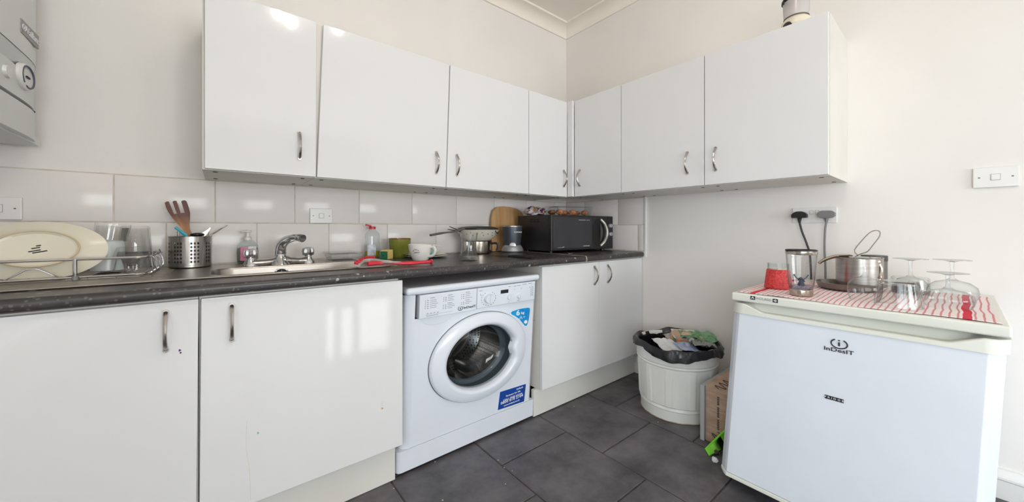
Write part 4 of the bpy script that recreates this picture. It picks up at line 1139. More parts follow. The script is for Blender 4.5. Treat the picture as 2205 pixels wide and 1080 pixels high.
# switches and sockets
def plate_sw(name, label, axis, c, w, h, rocker, screws=True):
    t = thing(name, label, 'switch' if 'switch' in name else 'socket', c)
    c = Vector(c)
    def bx(a0, a1, z0, z1, d0, d1, bev):
        if axis == 'y': return box(BM(), c.x + a0, c.x + a1, c.y - d1, c.y - d0, c.z + z0, c.z + z1, bev)
        return box(BM(), c.x - d1, c.x - d0, c.y + a0, c.y + a1, c.z + z0, c.z + z1, bev)
    f = part('faceplate', bx(-w / 2, w / 2, -h / 2, h / 2, 0.0, 0.0085, 0.0025), M_WHITEP, t)
    for a0, b0, s0, s1 in rocker:
        part('rocker_surround', bx(a0 - s0 / 2 - 0.0012, a0 + s0 / 2 + 0.0012, b0 - s1 / 2 - 0.0012, b0 + s1 / 2 + 0.0012, 0.008, 0.0088, 0), mat('shadow_line', (176, 172, 168), rough=0.6), t, smooth=False)
        part('rocker', bx(a0 - s0 / 2, a0 + s0 / 2, b0 - s1 / 2, b0 + s1 / 2, 0.007, 0.0108, 0.001), M_WHITEP, t)
    if screws:
        for s in (-1, 1): part('screw', bx(s * w * 0.36 - 0.0022, s * w * 0.36 + 0.0022, -0.0018, 0.0018, 0.008, 0.0090, 0), mat('screw_brown', (120, 108, 98), rough=0.5, metal=0.4), t)
    return t
plate_sw('wall_switch', 'white single wall switch on the tiles above the dish rack', 'y', (-2.390, -0.009, 0.895), 0.088, 0.065, [(0.0, 0.0, 0.019, 0.021)])
plate_sw('wall_switch', 'white single wall switch on the tiles right of the tap', 'y', (-1.5565, -0.009, 0.891), 0.087, 0.063, [(0.0, 0.0, 0.017, 0.019)])
plate_sw('wall_switch', 'white wall switch high on the bare wall above the fridge', 'x', (0.0, -1.812, 0.9985), 0.088, 0.064, [(0.0, 0.0, 0.017, 0.018)])
plate_sw('wall_socket', 'white double plug socket on the wall behind the fridge', 'x', (0.0, -1.3665, 0.891), 0.143, 0.063, [(0.008, 0.012, 0.010, 0.014), (-0.010, 0.012, 0.010, 0.014)], screws=False)
def plug(yc, zc, m, dome, label, cord, name):
    t = thing(name, label, 'plug', (-0.02, yc, zc))
    if dome: pf = [(-0.026, -0.012), (0.026, -0.012), (0.026, 0.002), (0.018, 0.010), (0.008, 0.0145), (-0.008, 0.0145), (-0.018, 0.010), (-0.026, 0.002)]
    else: pf = [(-0.017, -0.014), (0.017, -0.014), (0.027, -0.006), (0.027, 0.006), (0.016, 0.0145), (-0.016, 0.0145), (-0.027, 0.006), (-0.027, -0.006)]
    part('plug_body', prism(BM(), [(-0.0088, yc + a, zc + b) for a, b in pf], (-0.024, 0, 0), 0.002), m, t)
    part('cord_grip', tube(BM(), [(-0.020, yc, zc - 0.012), (-0.020, yc, zc - 0.020), (-0.020, yc, zc - 0.032)], [0.0085, 0.0065, 0.0042], 10), m, t)
    part('cord', tube(BM(), spl([(-0.020, yc, zc - 0.030)] + cord, 6), 0.0036, 8), m, t)
plug(-1.322, 0.893, M_BLACKP, True, 'black plug and cord in the left outlet of the double socket', [(-0.020, -1.330, 0.825), (-0.018, -1.345, 0.775), (-0.016, -1.356, 0.72), (-0.015, -1.36, 0.58)], 'power_plug')
plug(-1.408, 0.893, M_GREYP, False, 'grey plug and cord in the right outlet of the double socket', [(-0.020, -1.404, 0.83), (-0.018, -1.402, 0.76), (-0.016, -1.404, 0.68), (-0.015, -1.404, 0.58)], 'power_plug')

# clear food box, washing-up bottle, sponge, brush
fb_ = thing('plastic_box', 'clear plastic food box with lid on the worktop right of the tap', 'box', (-1.495, -0.105, ZT))
part('tub', hexa(BM(), [(-1.545, -0.165, ZS), (-1.445, -0.165, ZS), (-1.445, -0.055, ZS), (-1.545, -0.055, ZS), (-1.552, -0.172, 0.733), (-1.438, -0.172, 0.733), (-1.438, -0.048, 0.733), (-1.552, -0.048, 0.733)], 0.004), M_PLASTIC, fb_)
part('lid', box(BM(), -1.556, -1.434, -0.176, -0.044, 0.733, 0.739, 0.002), M_PLASTIC, fb_)
wb_ = thing('washing_up_bottle', 'clear washing-up liquid bottle with a red cap by the tiles', 'bottle', (-1.357, -0.062, ZT))
WC = Vector((-1.357, -0.062, ZT))
part('bottle', lathe(BM(), [(0.0001, 0.0), (0.030, 0.0), (0.034, 0.006), (0.034, 0.06), (0.031, 0.078), (0.033, 0.095), (0.030, 0.112), (0.018, 0.124), (0.013, 0.130), (0.013, 0.134)], WC, 28, sy=0.6), glass('bottle_clear', tint=(246, 249, 250), gloss=0.9, rough=0.05), wb_)
part('liquid', lathe(BM(), [(0.0001, 0.002), (0.0285, 0.002), (0.0325, 0.008), (0.0325, 0.032), (0.0001, 0.032)], WC, 24, sy=0.58), mat('yellow_liquid', (210, 196, 60), rough=0.2, trans=0.5), wb_)
part('label', patch(WC, -2.4, -1.3, 0.012, 0.062, 0.0345, 0.6), mat('bottle_label', (212, 216, 224), rough=0.4, vary=(60, (180, 186, 200), 1.0)), wb_)
cpb = lathe(BM(), [(0.0145, 0.131), (0.0145, 0.141), (0.011, 0.143), (0.0001, 0.143)], WC, 20)
part('cap', cpb, M_RED, wb_)
part('flip_lid', hexa(BM(), [WC + Vector(q) for q in ((-0.030, -0.008, 0.147), (-0.006, -0.008, 0.142), (-0.006, 0.008, 0.142), (-0.030, 0.008, 0.147), (-0.028, -0.008, 0.154), (-0.004, -0.008, 0.148), (-0.004, 0.008, 0.148), (-0.028, 0.008, 0.154))], 0.002), M_RED, wb_)
sg = thing('sponge', 'yellow and green scouring sponge standing on its edge', 'sponge', (-1.345, -0.19, ZT))
def rot_box(c, ang, w, d, h, bev, off=0.0):
    b = box(BM(), -w / 2, w / 2, -d / 2 + off, d / 2 + off, 0, h, bev)
    R_ = Matrix.Translation(Vector(c)) @ Matrix.Rotation(ang, 4, 'Z')
    return warp(b, lambda v: R_ @ v)
M_FOAM = mat('sponge_foam', (232, 204, 128), rough=0.95, bump=(120, 0.5))
part('foam', rot_box((-1.330, -0.175, ZT + 0.0005), math.radians(-48), 0.030, 0.050, 0.041, 0.003), M_FOAM, sg)
part('scouring_pad', rot_box((-1.3515, -0.1985, ZT + 0.0005), math.radians(-48), 0.030, 0.009, 0.036, 0.002, off=-0.002), mat('scourer_green', (36, 112, 78), rough=0.95, bump=(150, 0.7)), sg)

br = thing('dish_brush', 'red and grey washing-up brush lying across the sink edge', 'brush', (-1.40, -0.44, ZT))
b0, b1, b2, b3, b4 = (at(px, py, z=zz_) for px, py, zz_ in ((792, 568, 0.717), (820, 565.5, 0.718), (850, 566.5, 0.715), (885, 566, 0.713), (928, 563, 0.714)))
hd = tube(BM(), spl([b0, b1, b2, b3, b4], 6), [0.0075, 0.0075, 0.0065, 0.0048, 0.0040, 0.0048, 0.0062, 0.0068, 0.0060, 0.0055], 10)
lathe(hd, [(0.004, -0.006), (0.010, -0.005), (0.010, -0.001), (0.005, 0.0)], (b4.x + 0.004, b4.y, b4.z), 14, axis='x', close=True)
part('handle', hd, M_RED, br)
g0 = at(776, 569, z=0.717)
part('grey_neck', tube(BM(), spl([at(772, 571, z=0.717), at(782, 563.5, z=0.721), at(800, 560.5, z=0.723), at(830, 563, z=0.722), at(865, 564.5, z=0.717)], 5), [0.006, 0.008, 0.008, 0.006, 0.003], 10), mat('brush_grey', (180, 172, 168), rough=0.5), br)
for k in range(9):
    t = k / 8
    p0 = at(771 + 34 * t, 567 - 8.5 * math.sin(min(1, t * 1.3) * PI / 2), z=0.724); dr_ = Vector((-0.5 + 0.45 * t, -0.1, 0.15 + 0.85 * t)).normalized()
    part('bristle_tuft', tube(BM(), [p0, p0 + dr_ * 0.006, p0 + dr_ * 0.012], [0.0040, 0.0046, 0.0050], 7), M_RED, br)

# mug, saucers, cups
mg = lathe(BM(), [(0.0001, 0.0), (0.034, 0.0), (0.038, 0.004), (0.044, 0.03), (0.048, 0.06), (0.0495, 0.088), (0.0475, 0.089), (0.046, 0.06), (0.040, 0.01), (0.0001, 0.006)], (-1.250, -0.116, ZT), 36)
def build_mug(nt, co):
    sx_ = nt.nodes.new('ShaderNodeSeparateXYZ'); nt.links.new(co, sx_.inputs[0])
    rim = nmath(nt, 'GREATER_THAN', sx_.outputs['Z'], 0.0835)
    ns = nt.nodes.new('ShaderNodeTexNoise'); ns.inputs['Scale'].default_value = 12; nt.links.new(co, ns.inputs['Vector'])
    return nmix(nt, rim, nmix(nt, ns.outputs['Fac'], (104, 112, 38), (132, 138, 58)), (128, 92, 48))
single('green_mug', mg, node_mat('green_glaze', 0.15, 0.0, build_mug), 'olive green glazed mug without visible handle by the tiles', 'mug')
M_CHINA = mat('white_china', (232, 229, 224), rough=0.15)
M_IVORY = mat('ivory_china', (222, 216, 196), rough=0.18)
def saucer(c, r, label):
    b = lathe(BM(), [(0.0001, 0.002), (r * 0.45, 0.002), (r * 0.47, 0.0), (r * 0.55, 0.001), (r * 0.8, 0.004), (r, 0.0095), (r, 0.011), (r * 0.8, 0.007), (r * 0.5, 0.0045), (0.0001, 0.004)], c, 48)
    single('saucer', b, M_IVORY, label, 'saucer', 'stacked saucers', ang=50)
saucer((-1.150, -0.178, ZT), 0.098, 'lower ivory saucer of the stack of two on the worktop')
saucer((-1.152, -0.176, ZT + 0.0075), 0.098, 'upper ivory saucer of the stack, under the teal cup')
wc = thing('white_cup', 'white cup with black lettering in front of the saucers', 'cup', (-1.234, -0.302, ZT))
Wc = Vector((-1.234, -0.302, ZT))
part('bowl', lathe(BM(), [(0.0001, 0.0), (0.030, 0.0), (0.033, 0.003), (0.042, 0.02), (0.049, 0.045), (0.0515, 0.066), (0.0500, 0.067), (0.047, 0.045), (0.040, 0.02), (0.0001, 0.008)], Wc, 40), M_CHINA, wc)
hdir = Vector((math.cos(-1.05), math.sin(-1.05), 0))
part('handle', tube(BM(), spl([Wc + hdir * 0.047 + Vector((0, 0, 0.054)), Wc + hdir * 0.066 + Vector((0, 0, 0.056)), Wc + hdir * 0.073 + Vector((0, 0, 0.040)), Wc + hdir * 0.062 + Vector((0, 0, 0.022)), Wc + hdir * 0.041 + Vector((0, 0, 0.016))], 5), 0.0058, 10), M_CHINA, wc)
sq = BM()
for k, (aa, z_, w_) in enumerate(((-2.62, 0.040, 0.006), (-2.48, 0.046, 0.008), (-2.34, 0.045, 0.006), (-2.55, 0.032, 0.008), (-2.42, 0.034, 0.007), (-2.30, 0.033, 0.009), (-2.14, 0.034, 0.003), (-2.2, 0.041, 0.005))):
    rr = 0.0425 + (z_ - 0.02) * 0.265 + 0.0006; q = Wc + Vector((rr * math.cos(aa), rr * math.sin(aa), z_)); tg = Vector((-math.sin(aa), math.cos(aa), 0))
    tube(sq, [q - tg * w_ / 2, q + tg * w_ * 0.1 + Vector((0, 0, 0.003)), q + tg * w_ / 2], 0.0009, 5)
part('lettering', sq, M_INK, wc, kind='stuff')
tc_ = thing('teal_cup', 'small white cup with teal band and angular handle on the saucers', 'cup', (-1.130, -0.165, ZT + 0.012))
Tc = Vector((-1.130, -0.165, ZT + 0.0122))
def build_teal(nt, co):
    sx_ = nt.nodes.new('ShaderNodeSeparateXYZ'); nt.links.new(co, sx_.inputs[0])
    return nmix(nt, nmath(nt, 'LESS_THAN', sx_.outputs['Z'], 0.026), (222, 226, 228), (122, 190, 178))
part('bowl', lathe(BM(), [(0.0001, 0.0), (0.024, 0.0), (0.030, 0.01), (0.036, 0.048), (0.0345, 0.0485), (0.029, 0.012), (0.0001, 0.004)], Tc, 32), node_mat('teal_band_china', 0.15, 0.0, build_teal), tc_)
hr = RT
part('handle', tube(BM(), [Tc + hr * 0.034 + Vector((0, 0, 0.042)), Tc + hr * 0.062 + Vector((0, 0, 0.038)), Tc + hr * 0.046 + Vector((0, 0, 0.018)), Tc + hr * 0.029 + Vector((0, 0, 0.006))], 0.0028, 8), M_CHINA, tc_)

# hourglass tumbler
hgp = [(0.0001, 0.0), (0.036, 0.0), (0.041, 0.005), (0.040, 0.014), (0.034, 0.034), (0.0295, 0.056), (0.031, 0.078), (0.036, 0.116), (0.0345, 0.1175), (0.0295, 0.08), (0.0275, 0.056), (0.031, 0.034), (0.034, 0.016), (0.0001, 0.012)]
tumbler(hgp, (-1.087, -0.452, ZT), 'clear waisted drinking glass standing at the worktop front edge', None, n=32, name='drinking_glass', mod=lambda a, i: 1 + (0.05 * math.cos(4 * a + 0.6) if i in (1, 2, 3) else 0.012 * math.cos(8 * a)))

# saucepan, colander, frying pan
M_PAN = mat('polished_pan_steel', (186, 176, 164), rough=0.16, metal=1.0)
sp_ = thing('saucepan', 'polished steel saucepan under the white colander', 'pan', (-0.832, -0.132, ZT))
Pc = Vector((-0.832, -0.132, ZT))
part('pot', lathe(BM(), [(0.0001, 0.0), (0.062, 0.0), (0.070, 0.006), (0.073, 0.02), (0.074, 0.066), (0.0765, 0.068), (0.072, 0.068), (0.071, 0.02), (0.0001, 0.006)], Pc, 40), M_PAN, sp_)
part('handle', tube(BM(), spl([Pc + Vector((0.055, -0.050, 0.055)), Pc + Vector((0.075, -0.068, 0.056)), Pc + Vector((0.080, -0.072, 0.04)), Pc + Vector((0.076, -0.068, 0.016))], 4), 0.006, 8), M_BLACKP, sp_)
co_ = thing('colander', 'white speckled enamel colander stacked on the saucepan', 'colander', (-0.832, -0.132, ZT + 0.05))
M_ENAM = mat('white_enamel', (226, 220, 206), rough=0.25)
part('basin', lathe(BM(), [(0.0001, 0.052), (0.060, 0.052), (0.068, 0.056), (0.092, 0.074), (0.112, 0.106), (0.116, 0.110), (0.112, 0.111), (0.090, 0.079), (0.064, 0.060), (0.0001, 0.057)], Pc + Vector((0, 0, 0.0165)), 48), M_ENAM, co_)
hb = BM(); random.seed(3)
for k in range(34):
    a = 2 * PI * k / 34 + 0.05 * (k % 3); h = 0.082 + 0.007 * (k % 3)
    rr = 0.092 + (h - 0.074) * 0.625 + 0.0008
    q = Pc + Vector((rr * math.cos(a), rr * math.sin(a), h + 0.0165))
    blob(hb, q, (0.0028, 0.0028, 0.0020), 1, 0.0)
part('drain_holes', hb, M_DARK, co_, kind='stuff')
hk = Pc + Vector((0.113 * math.cos(-1.2), 0.113 * math.sin(-1.2), 0.122))
part('hook_handle', tube(BM(), spl([hk, hk + Vector((0, -0.004, -0.006)), hk + Vector((0.006, -0.006, -0.012)), hk + Vector((0.015, -0.003, -0.010))], 4), 0.0026, 8), M_BLACKP, co_)
fp_ = thing('frying_pan', 'black frying pan lying upside down on the colander, long grey handle', 'pan', (-0.830, -0.132, ZT + 0.127))
part('pan_body', lathe(BM(), [(0.104, 0.0), (0.108, 0.001), (0.106, 0.006), (0.090, 0.013), (0.060, 0.017), (0.0001, 0.019), (0.0001, 0.015), (0.06, 0.013), (0.104, 0.0)], Pc + Vector((0.004, 0, 0.1285)), 48), mat('nonstick_black', (26, 25, 25), rough=0.35), fp_)
part('handle', tube(BM(), spl([Pc + Vector((-0.095, -0.022, 0.133)), Vector((-0.99, -0.172, 0.822)), Vector((-1.07, -0.186, 0.815)), at(927, 506, y=-0.198)], 4), [0.0055, 0.004, 0.004, 0.0055, 0.0055], 8, flat=1.6), mat('handle_dark_grey', (104, 98, 92), rough=0.4), fp_)
tg_ = thing('tongs', 'thin black metal tongs resting on the frying pan', 'tongs', (-0.93, -0.16, ZT + 0.135))
for (px, py) in ((967.5, 487), (964, 493.5)):
    part('arm', tube(BM(), [at(px, py, y=-0.14), at(980, 492.5 if py < 490 else 496, y=-0.145), at(992, 498, y=-0.15)], [0.0018, 0.0022, 0.003], 8), M_BLACKP, tg_)

# chopping board
cbp = []
for px, py in ((1057, 541), (1055.5, 500), (1057, 470), (1061, 453), (1069, 445.5), (1082, 444), (1098, 445.5), (1112, 449), (1121, 455), (1126, 463), (1128, 480), (1128, 533)):
    q = at(px, py, y=-0.030); cbp.append((q.x, -0.030, max(q.z, ZT + 0.001)))
cbp[0] = (cbp[0][0], -0.030, ZT + 0.0015); cbp[-1] = (cbp[-1][0], -0.030, ZT + 0.0015)
cb_ = prism(BM(), cbp, (0, -0.016, 0), 0.003)
warp(cb_, lambda v: Vector((v.x, v.y + 0.05 * (v.z - ZT) - 0.003, v.z)))
single('chopping_board', cb_, mat('beech_board', (206, 164, 116), rough=0.5, vary=(14, (190, 144, 94), 1.0), stretch=(3, 1, 0.25)), 'pale wooden chopping board leaning on the tiles beside the microwave', 'board', ang=30)

# blender base
bl = thing('blender_base', 'dark grey blender motor base with silver skirted foot', 'blender', (-0.598, -0.136, ZT))
Bc = Vector((-0.598, -0.136, ZT))
part('motor_body', lathe(BM(), [(0.044, 0.012), (0.046, 0.03), (0.050, 0.06), (0.0545, 0.10), (0.057, 0.143), (0.056, 0.147), (0.050, 0.147), (0.048, 0.13), (0.0001, 0.13)], Bc, 40), mat('blender_grey', (74, 80, 88), rough=0.35, metal=0.2), bl)
part('foot_skirt', lathe(BM(), [(0.0615, 0.004), (0.0635, 0.008), (0.061, 0.020), (0.055, 0.032), (0.047, 0.040), (0.0445, 0.040)], Bc, 64, mod=lambda a, i: 1.0), mat('silver_plastic', (176, 178, 182), rough=0.3, metal=0.5), bl)
part('base_ring', lathe(BM(), [(0.054, 0.0), (0.058, 0.0), (0.058, 0.006), (0.054, 0.006)], Bc, 32), M_BLACKP, bl)
part('silver_rim', lathe(BM(), [(0.0575, 0.1425), (0.0580, 0.148), (0.055, 0.1495), (0.051, 0.148)], Bc, 40), mat('silver_ring', (196, 196, 198), rough=0.25, metal=0.8), bl)
for k in range(3):
    a = -2.2 + k * 2 * PI / 3
    lug = lathe(BM(), [(1.0, 0.0), (0.85, -0.6), (0.0001, -0.9)], (0, 0, 0), 20, axis='y', sx=1, sy=1)
    M_ = Matrix.Translation(Bc + Vector((0, 0, 0.036))) @ Matrix.Rotation(a + PI / 2, 4, 'Z') @ Matrix.Translation((0, -0.047, 0)) @ Matrix.Diagonal((0.020, 0.004, 0.022, 1))
    part('foot_lobe', warp(lug, lambda v: M_ @ v), MATS['silver_plastic'], bl)
for i, chx in enumerate('NUTRIBULLET'):
    a = math.radians(-121) + 0.098 * (i - 2.5) + 0.35
    rr = 0.0562
    part('brand_letter', text_bm(chx, 0.0105, Bc + Vector((rr * math.cos(a), rr * math.sin(a), 0.113)), (-math.sin(a), math.cos(a), 0), (0, 0, 0.8), bold=0.0002), M_WHITEINK, bl, smooth=False)

# knife, crumbs
kn_ = thing('kitchen_knife', 'black-handled knife lying flat on the worktop in front of the blender', 'knife', (-0.83, -0.43, ZT))
ka, kb_, kc = at(1056, 549.5, z=ZT + 0.002), at(1096, 551.5, z=ZT + 0.003), at(1146, 555.0, z=ZT + 0.004)
sd = (kc - ka).normalized().cross(Vector((0, 0, 1)))
part('blade', prism(BM(), [ka, ka.lerp(kb_, 0.5) + sd * 0.010, kb_ + sd * 0.011, kb_ - sd * 0.006], (0, 0, 0.0012)), mat('dark_blade', (66, 62, 60), rough=0.35, metal=0.6), kn_, smooth=False)
part('handle', tube(BM(), [kb_, kb_.lerp(kc, 0.25), kb_.lerp(kc, 0.7), kc], [0.007, 0.010, 0.011, 0.007], 10), M_BLACKP, kn_)
cr = BM(); random.seed(8)
for k in range(9):
    q = at(1224 + random.uniform(0, 8), 545 + random.uniform(-0.6, 0.8), z=ZT + 0.001); blob(cr, q, (0.0028, 0.0028, 0.0018), 1, 0.3, seed=k)
single('crumbs', cr, mat('crumb', (196, 140, 96), rough=0.9), 'brown crumbs on the worktop in front of the microwave', 'crumbs', kind='stuff')

# on the microwave
ZM1 = MZ1 + 0.0005
def crumple(c, r, m, label, name, cat, seed, amp=0.35, group=None, sharp=True, sub=4, freq=9.0):
    b = blob(BM(), (c[0], c[1], c[2] + r[2]), r, sub, amp, freq, seed, sharp)
    for v in b.verts:
        if v.co.z < c[2]: v.co.z = c[2]
    return single(name, b, m, label, cat, group, ang=30)
def build_bag(nt, co):
    ns = nt.nodes.new('ShaderNodeTexNoise'); ns.inputs['Scale'].default_value = 26; ns.inputs['Detail'].default_value = 3
    nt.links.new(co, ns.inputs['Vector'])
    c = nmix(nt, nmath(nt, 'GREATER_THAN', ns.outputs['Fac'], 0.53), (196, 186, 194), (74, 46, 84))
    n2 = nt.nodes.new('ShaderNodeTexNoise'); n2.inputs['Scale'].default_value = 40; nt.links.new(co, n2.inputs['Vector'])
    return nmix(nt, nmath(nt, 'GREATER_THAN', n2.outputs['Fac'], 0.58), c, (170, 138, 104))
M_BAG = node_mat('printed_bread_bag', 0.25, 0.0, build_bag)
bgc = at(1152, 463, y=-0.20)
bag = thing('bread_bag', 'purple printed bread bag crumpled on top of the microwave', 'bag', (bgc.x, -0.20, ZM1))
bb = blob(BM(), (bgc.x, -0.20, ZM1 + 0.024), (0.062, 0.05, 0.024), 4, 0.4, 10, 5, True)
for v in bb.verts: v.co.z = max(v.co.z, ZM1)
part('bag_body', bb, M_BAG, bag, ang=30)
tie = at(1162, 448, y=-0.21)
part('tie', blob(BM(), tie, (0.006, 0.006, 0.007), 2, 0.1), M_RED, bag)
part('tail', hexa(BM(), [tie + Vector(q) for q in ((-0.004, -0.003, -0.016), (0.006, -0.003, -0.016), (0.006, 0.003, -0.016), (-0.004, 0.003, -0.016), (-0.004, -0.002, -0.003), (0.004, -0.002, -0.003), (0.004, 0.002, -0.003), (-0.004, 0.002, -0.003))]), M_WHITEP, bag)
tyc = at(1225, 462, y=-0.265)
tray = thing('pastry_tray', 'clear plastic tray of pastries on top of the microwave', 'tray', (tyc.x, -0.265, ZM1))
tx0, tx1 = at(1198, 462, y=-0.29).x, at(1259, 462, y=-0.29).x
tx1 = min(tx1, -0.115)
ty = hexa(BM(), [(tx0, -0.325, ZM1), (tx1, -0.335, ZM1), (tx1, -0.215, ZM1), (tx0, -0.205, ZM1), (tx0 - 0.012, -0.335, ZM1 + 0.052), (tx1 + 0.014, -0.345, ZM1 + 0.055), (tx1 + 0.014, -0.205, ZM1 + 0.055), (tx0 - 0.012, -0.195, ZM1 + 0.052)], 0.004)
part('tub', ty, M_PLASTIC, tray)
part('film', tube(BM(), spl([(tx0 - 0.055, -0.30, ZM1 + 0.014), (tx0 - 0.035, -0.30, ZM1 + 0.032), (tx0 - 0.012, -0.30, ZM1 + 0.046)], 5), [0.010, 0.018, 0.012, 0.005], 10, flat=2.5), M_PLASTIC, tray)
M_PASTRY = mat('golden_pastry', (202, 142, 96), rough=0.7, vary=(60, (168, 96, 60), 1.0), bump=(60, 0.5))
for k in range(6):
    xx = tx0 + 0.016 + (tx1 - tx0 - 0.032) * (k // 2) / 2; yy = -0.30 + 0.062 * (k % 2)
    b = blob(BM(), (xx, yy, ZM1 + 0.019), (0.019, 0.024, 0.0155), 3, 0.25, 9, k + 20)
    single('pastry', b, M_PASTRY, 'golden brown pastry at the %s %s of the clear tray' % (('front', 'back')[k % 2], ('left', 'middle', 'right')[k // 2]), 'pastry', 'pastries in the clear tray')

# lantern on the right-hand wall cupboard
ln = thing('lantern', 'cream lantern with black spots and wire handle on the wall cupboard', 'lantern', (-0.245, -1.362, ZU1))
Lc = Vector((-0.245, -1.362, ZU1))
def build_spots(nt, co):
    v = nt.nodes.new('ShaderNodeTexVoronoi'); v.inputs['Scale'].default_value = 17; v.inputs['Randomness'].default_value = 0.6
    nt.links.new(co, v.inputs['Vector'])
    return nmix(nt, nmath(nt, 'LESS_THAN', v.outputs['Distance'], 0.36), (222, 214, 194), (52, 40, 46))
part('base', lathe(BM(), [(0.040, 0.0), (0.046, 0.012), (0.047, 0.022), (0.044, 0.034), (0.037, 0.044), (0.030, 0.047), (0.0001, 0.047)], Lc, 40), node_mat('spotted_cream', 0.3, 0.0, build_spots), ln)
part('glass_chimney', lathe(BM(), [(0.036, 0.046), (0.038, 0.06), (0.0395, 0.09), (0.040, 0.112)], Lc, 40), mat('frosted_glass', (224, 219, 217), rough=0.25, trans=0.35), ln)
part('collar', lathe(BM(), [(0.037, 0.046), (0.0385, 0.048), (0.037, 0.050)], Lc, 40), mat('collar_grey', (120, 112, 104), rough=0.4, metal=0.5), ln)
part('top_ring', lathe(BM(), [(0.041, 0.108), (0.044, 0.110), (0.0435, 0.118), (0.040, 0.119)], Lc, 40), M_BLACKP, ln)
part('lid', lathe(BM(), [(0.041, 0.119), (0.034, 0.135), (0.018, 0.147), (0.0001, 0.150)], Lc, 32), M_CREAM, ln)
hpts = [Lc + RT * (0.046 * math.cos(a)) + Vector((0, 0, 0.098 + 0.10 * math.sin(a))) for a in [PI * k / 20 for k in range(21)]]
part('wire_handle', tube(BM(), hpts, 0.0022, 8), M_BLACKP, ln)

# ---------------------------------------------------------------- on the fridge
ZF = FZ + 0.0005
TWX0, TWX1, TWY0, TWY1 = -0.590, -0.115, -1.798, -1.282
tw_ = BM(); nx, ny = 30, 90
grid = []
for i in range(nx + 1):
    row = []
    for j in range(ny + 1):
        x_ = TWX0 + (TWX1 - TWX0) * i / nx; y_ = TWY0 + (TWY1 - TWY0) * j / ny
        fx = (TWX1 - x_) / (TWX1 - TWX0)
        w = 0.0022 + 0.0016 * noise.noise(Vector((x_ * 9, y_ * 9, 0))) + 0.0030 * max(0, noise.noise(Vector((x_ * 5, y_ * 14, 4)))) * fx
        xo = 0.010 * noise.noise(Vector((0.3, y_ * 9, 1))) * fx ** 2 + (0.004 if fx > 0.9 else 0)
        row.append(tw_.verts.new((max(x_ + xo, -0.5995), y_ + 0.006 * noise.noise(Vector((x_ * 6, y_ * 3, 7))), ZF + max(0.0006, w))))
    grid.append(row)
for i in range(nx):
    for j in range(ny): tw_.faces.new((grid[i][j], grid[i + 1][j], grid[i + 1][j + 1], grid[i][j + 1]))
ret = bmesh.ops.extrude_face_region(tw_, geom=tw_.faces[:])
for v in [g for g in ret['geom'] if isinstance(g, bmesh.types.BMVert)]: v.co.z = max(ZF, v.co.z - 0.0016)
def build_towel(nt, co):
    sx_ = nt.nodes.new('ShaderNodeSeparateXYZ'); nt.links.new(co, sx_.inputs[0])
    ns = nt.nodes.new('ShaderNodeTexNoise'); ns.inputs['Scale'].default_value = 5; nt.links.new(co, ns.inputs['Vector'])
    yy = nmath(nt, 'ADD', sx_.outputs['Y'], nmath(nt, 'MULTIPLY', nmath(nt, 'SUBTRACT', ns.outputs['Fac'], 0.5), 0.02))
    st = nmath(nt, 'LESS_THAN', nmath(nt, 'FRACT', nmath(nt, 'MULTIPLY', nmath(nt, 'ADD', yy, 5.0), 1 / 0.0128)), 0.27)
    ay = nmath(nt, 'ABSOLUTE', yy)
    band = nmath(nt, 'MULTIPLY', nmath(nt, 'GREATER_THAN', ay, 0.205), nmath(nt, 'LESS_THAN', ay, 0.219))
    c = nmix(nt, nmath(nt, 'MULTIPLY', st, 0.72), (238, 228, 226), (208, 74, 92))
    return nmix(nt, band, c, (212, 34, 62))
single('tea_towel', tw_, node_mat('striped_cotton', 0.9, 0.0, build_towel), 'white tea towel with red stripes spread over the fridge top', 'towel')
ZO = ZF + 0.0042

cd = thing('candle_jar', 'red glittery candle in a clear jar at the left end of the fridge top', 'candle', (-0.418, -1.352, ZO))
Cd = Vector((-0.418, -1.352, ZO))
M_GLIT = mat('red_glitter', (178, 24, 44), rough=0.35, vary=(160, (216, 70, 60), 1.0), bump=(200, 0.4))
part('red_holder', lathe(BM(), [(0.0001, 0.0), (0.0385, 0.0), (0.040, 0.004), (0.033, 0.062), (0.031, 0.064), (0.0001, 0.062)], Cd, 36), M_GLIT, cd)
part('clear_rim', lathe(BM(), [(0.0300, 0.055), (0.0300, 0.084), (0.0285, 0.084), (0.0285, 0.055)], Cd, 32), M_GLASS, cd)
part('wax', lathe(BM(), [(0.028, 0.064), (0.028, 0.068), (0.0001, 0.067)], Cd, 28), mat('cream_wax', (230, 214, 200), rough=0.5), cd)

sh = thing('shaker_cup', 'clear shaker cup with steel rim, base and whisk on the fridge', 'shaker', (-0.520, -1.437, ZO))
Sh = Vector((-0.520, -1.437, ZO))
part('cup_wall', lathe(BM(), [(0.0285, 0.018), (0.031, 0.03), (0.036, 0.09), (0.0385, 0.128), (0.037, 0.128), (0.0345, 0.09), (0.0295, 0.03), (0.027, 0.020)], Sh, 40), glass('shaker_clear', tint=(253, 253, 253), gloss=0.9, rough=0.03, edge=0.6), sh)
part('steel_base', lathe(BM(), [(0.0001, 0.0), (0.028, 0.0), (0.0293, 0.003), (0.0290, 0.017), (0.0275, 0.019), (0.0001, 0.019)], Sh, 36), M_PAN, sh)
part('steel_rim', lathe(BM(), [(0.0384, 0.124), (0.0394, 0.126), (0.0396, 0.134), (0.0380, 0.135)], Sh, 40), M_PAN, sh)
part('black_rim', lathe(BM(), [(0.0392, 0.134), (0.0394, 0.1375), (0.0375, 0.1385), (0.0368, 0.135)], Sh, 40), M_BLACKP, sh)
part('tinted_floor', lathe(BM(), [(0.0275, 0.0192), (0.0288, 0.030), (0.0001, 0.032)], Sh, 32), glass('lilac_plastic', tint=(226, 226, 242), gloss=0.8, rough=0.05), sh)
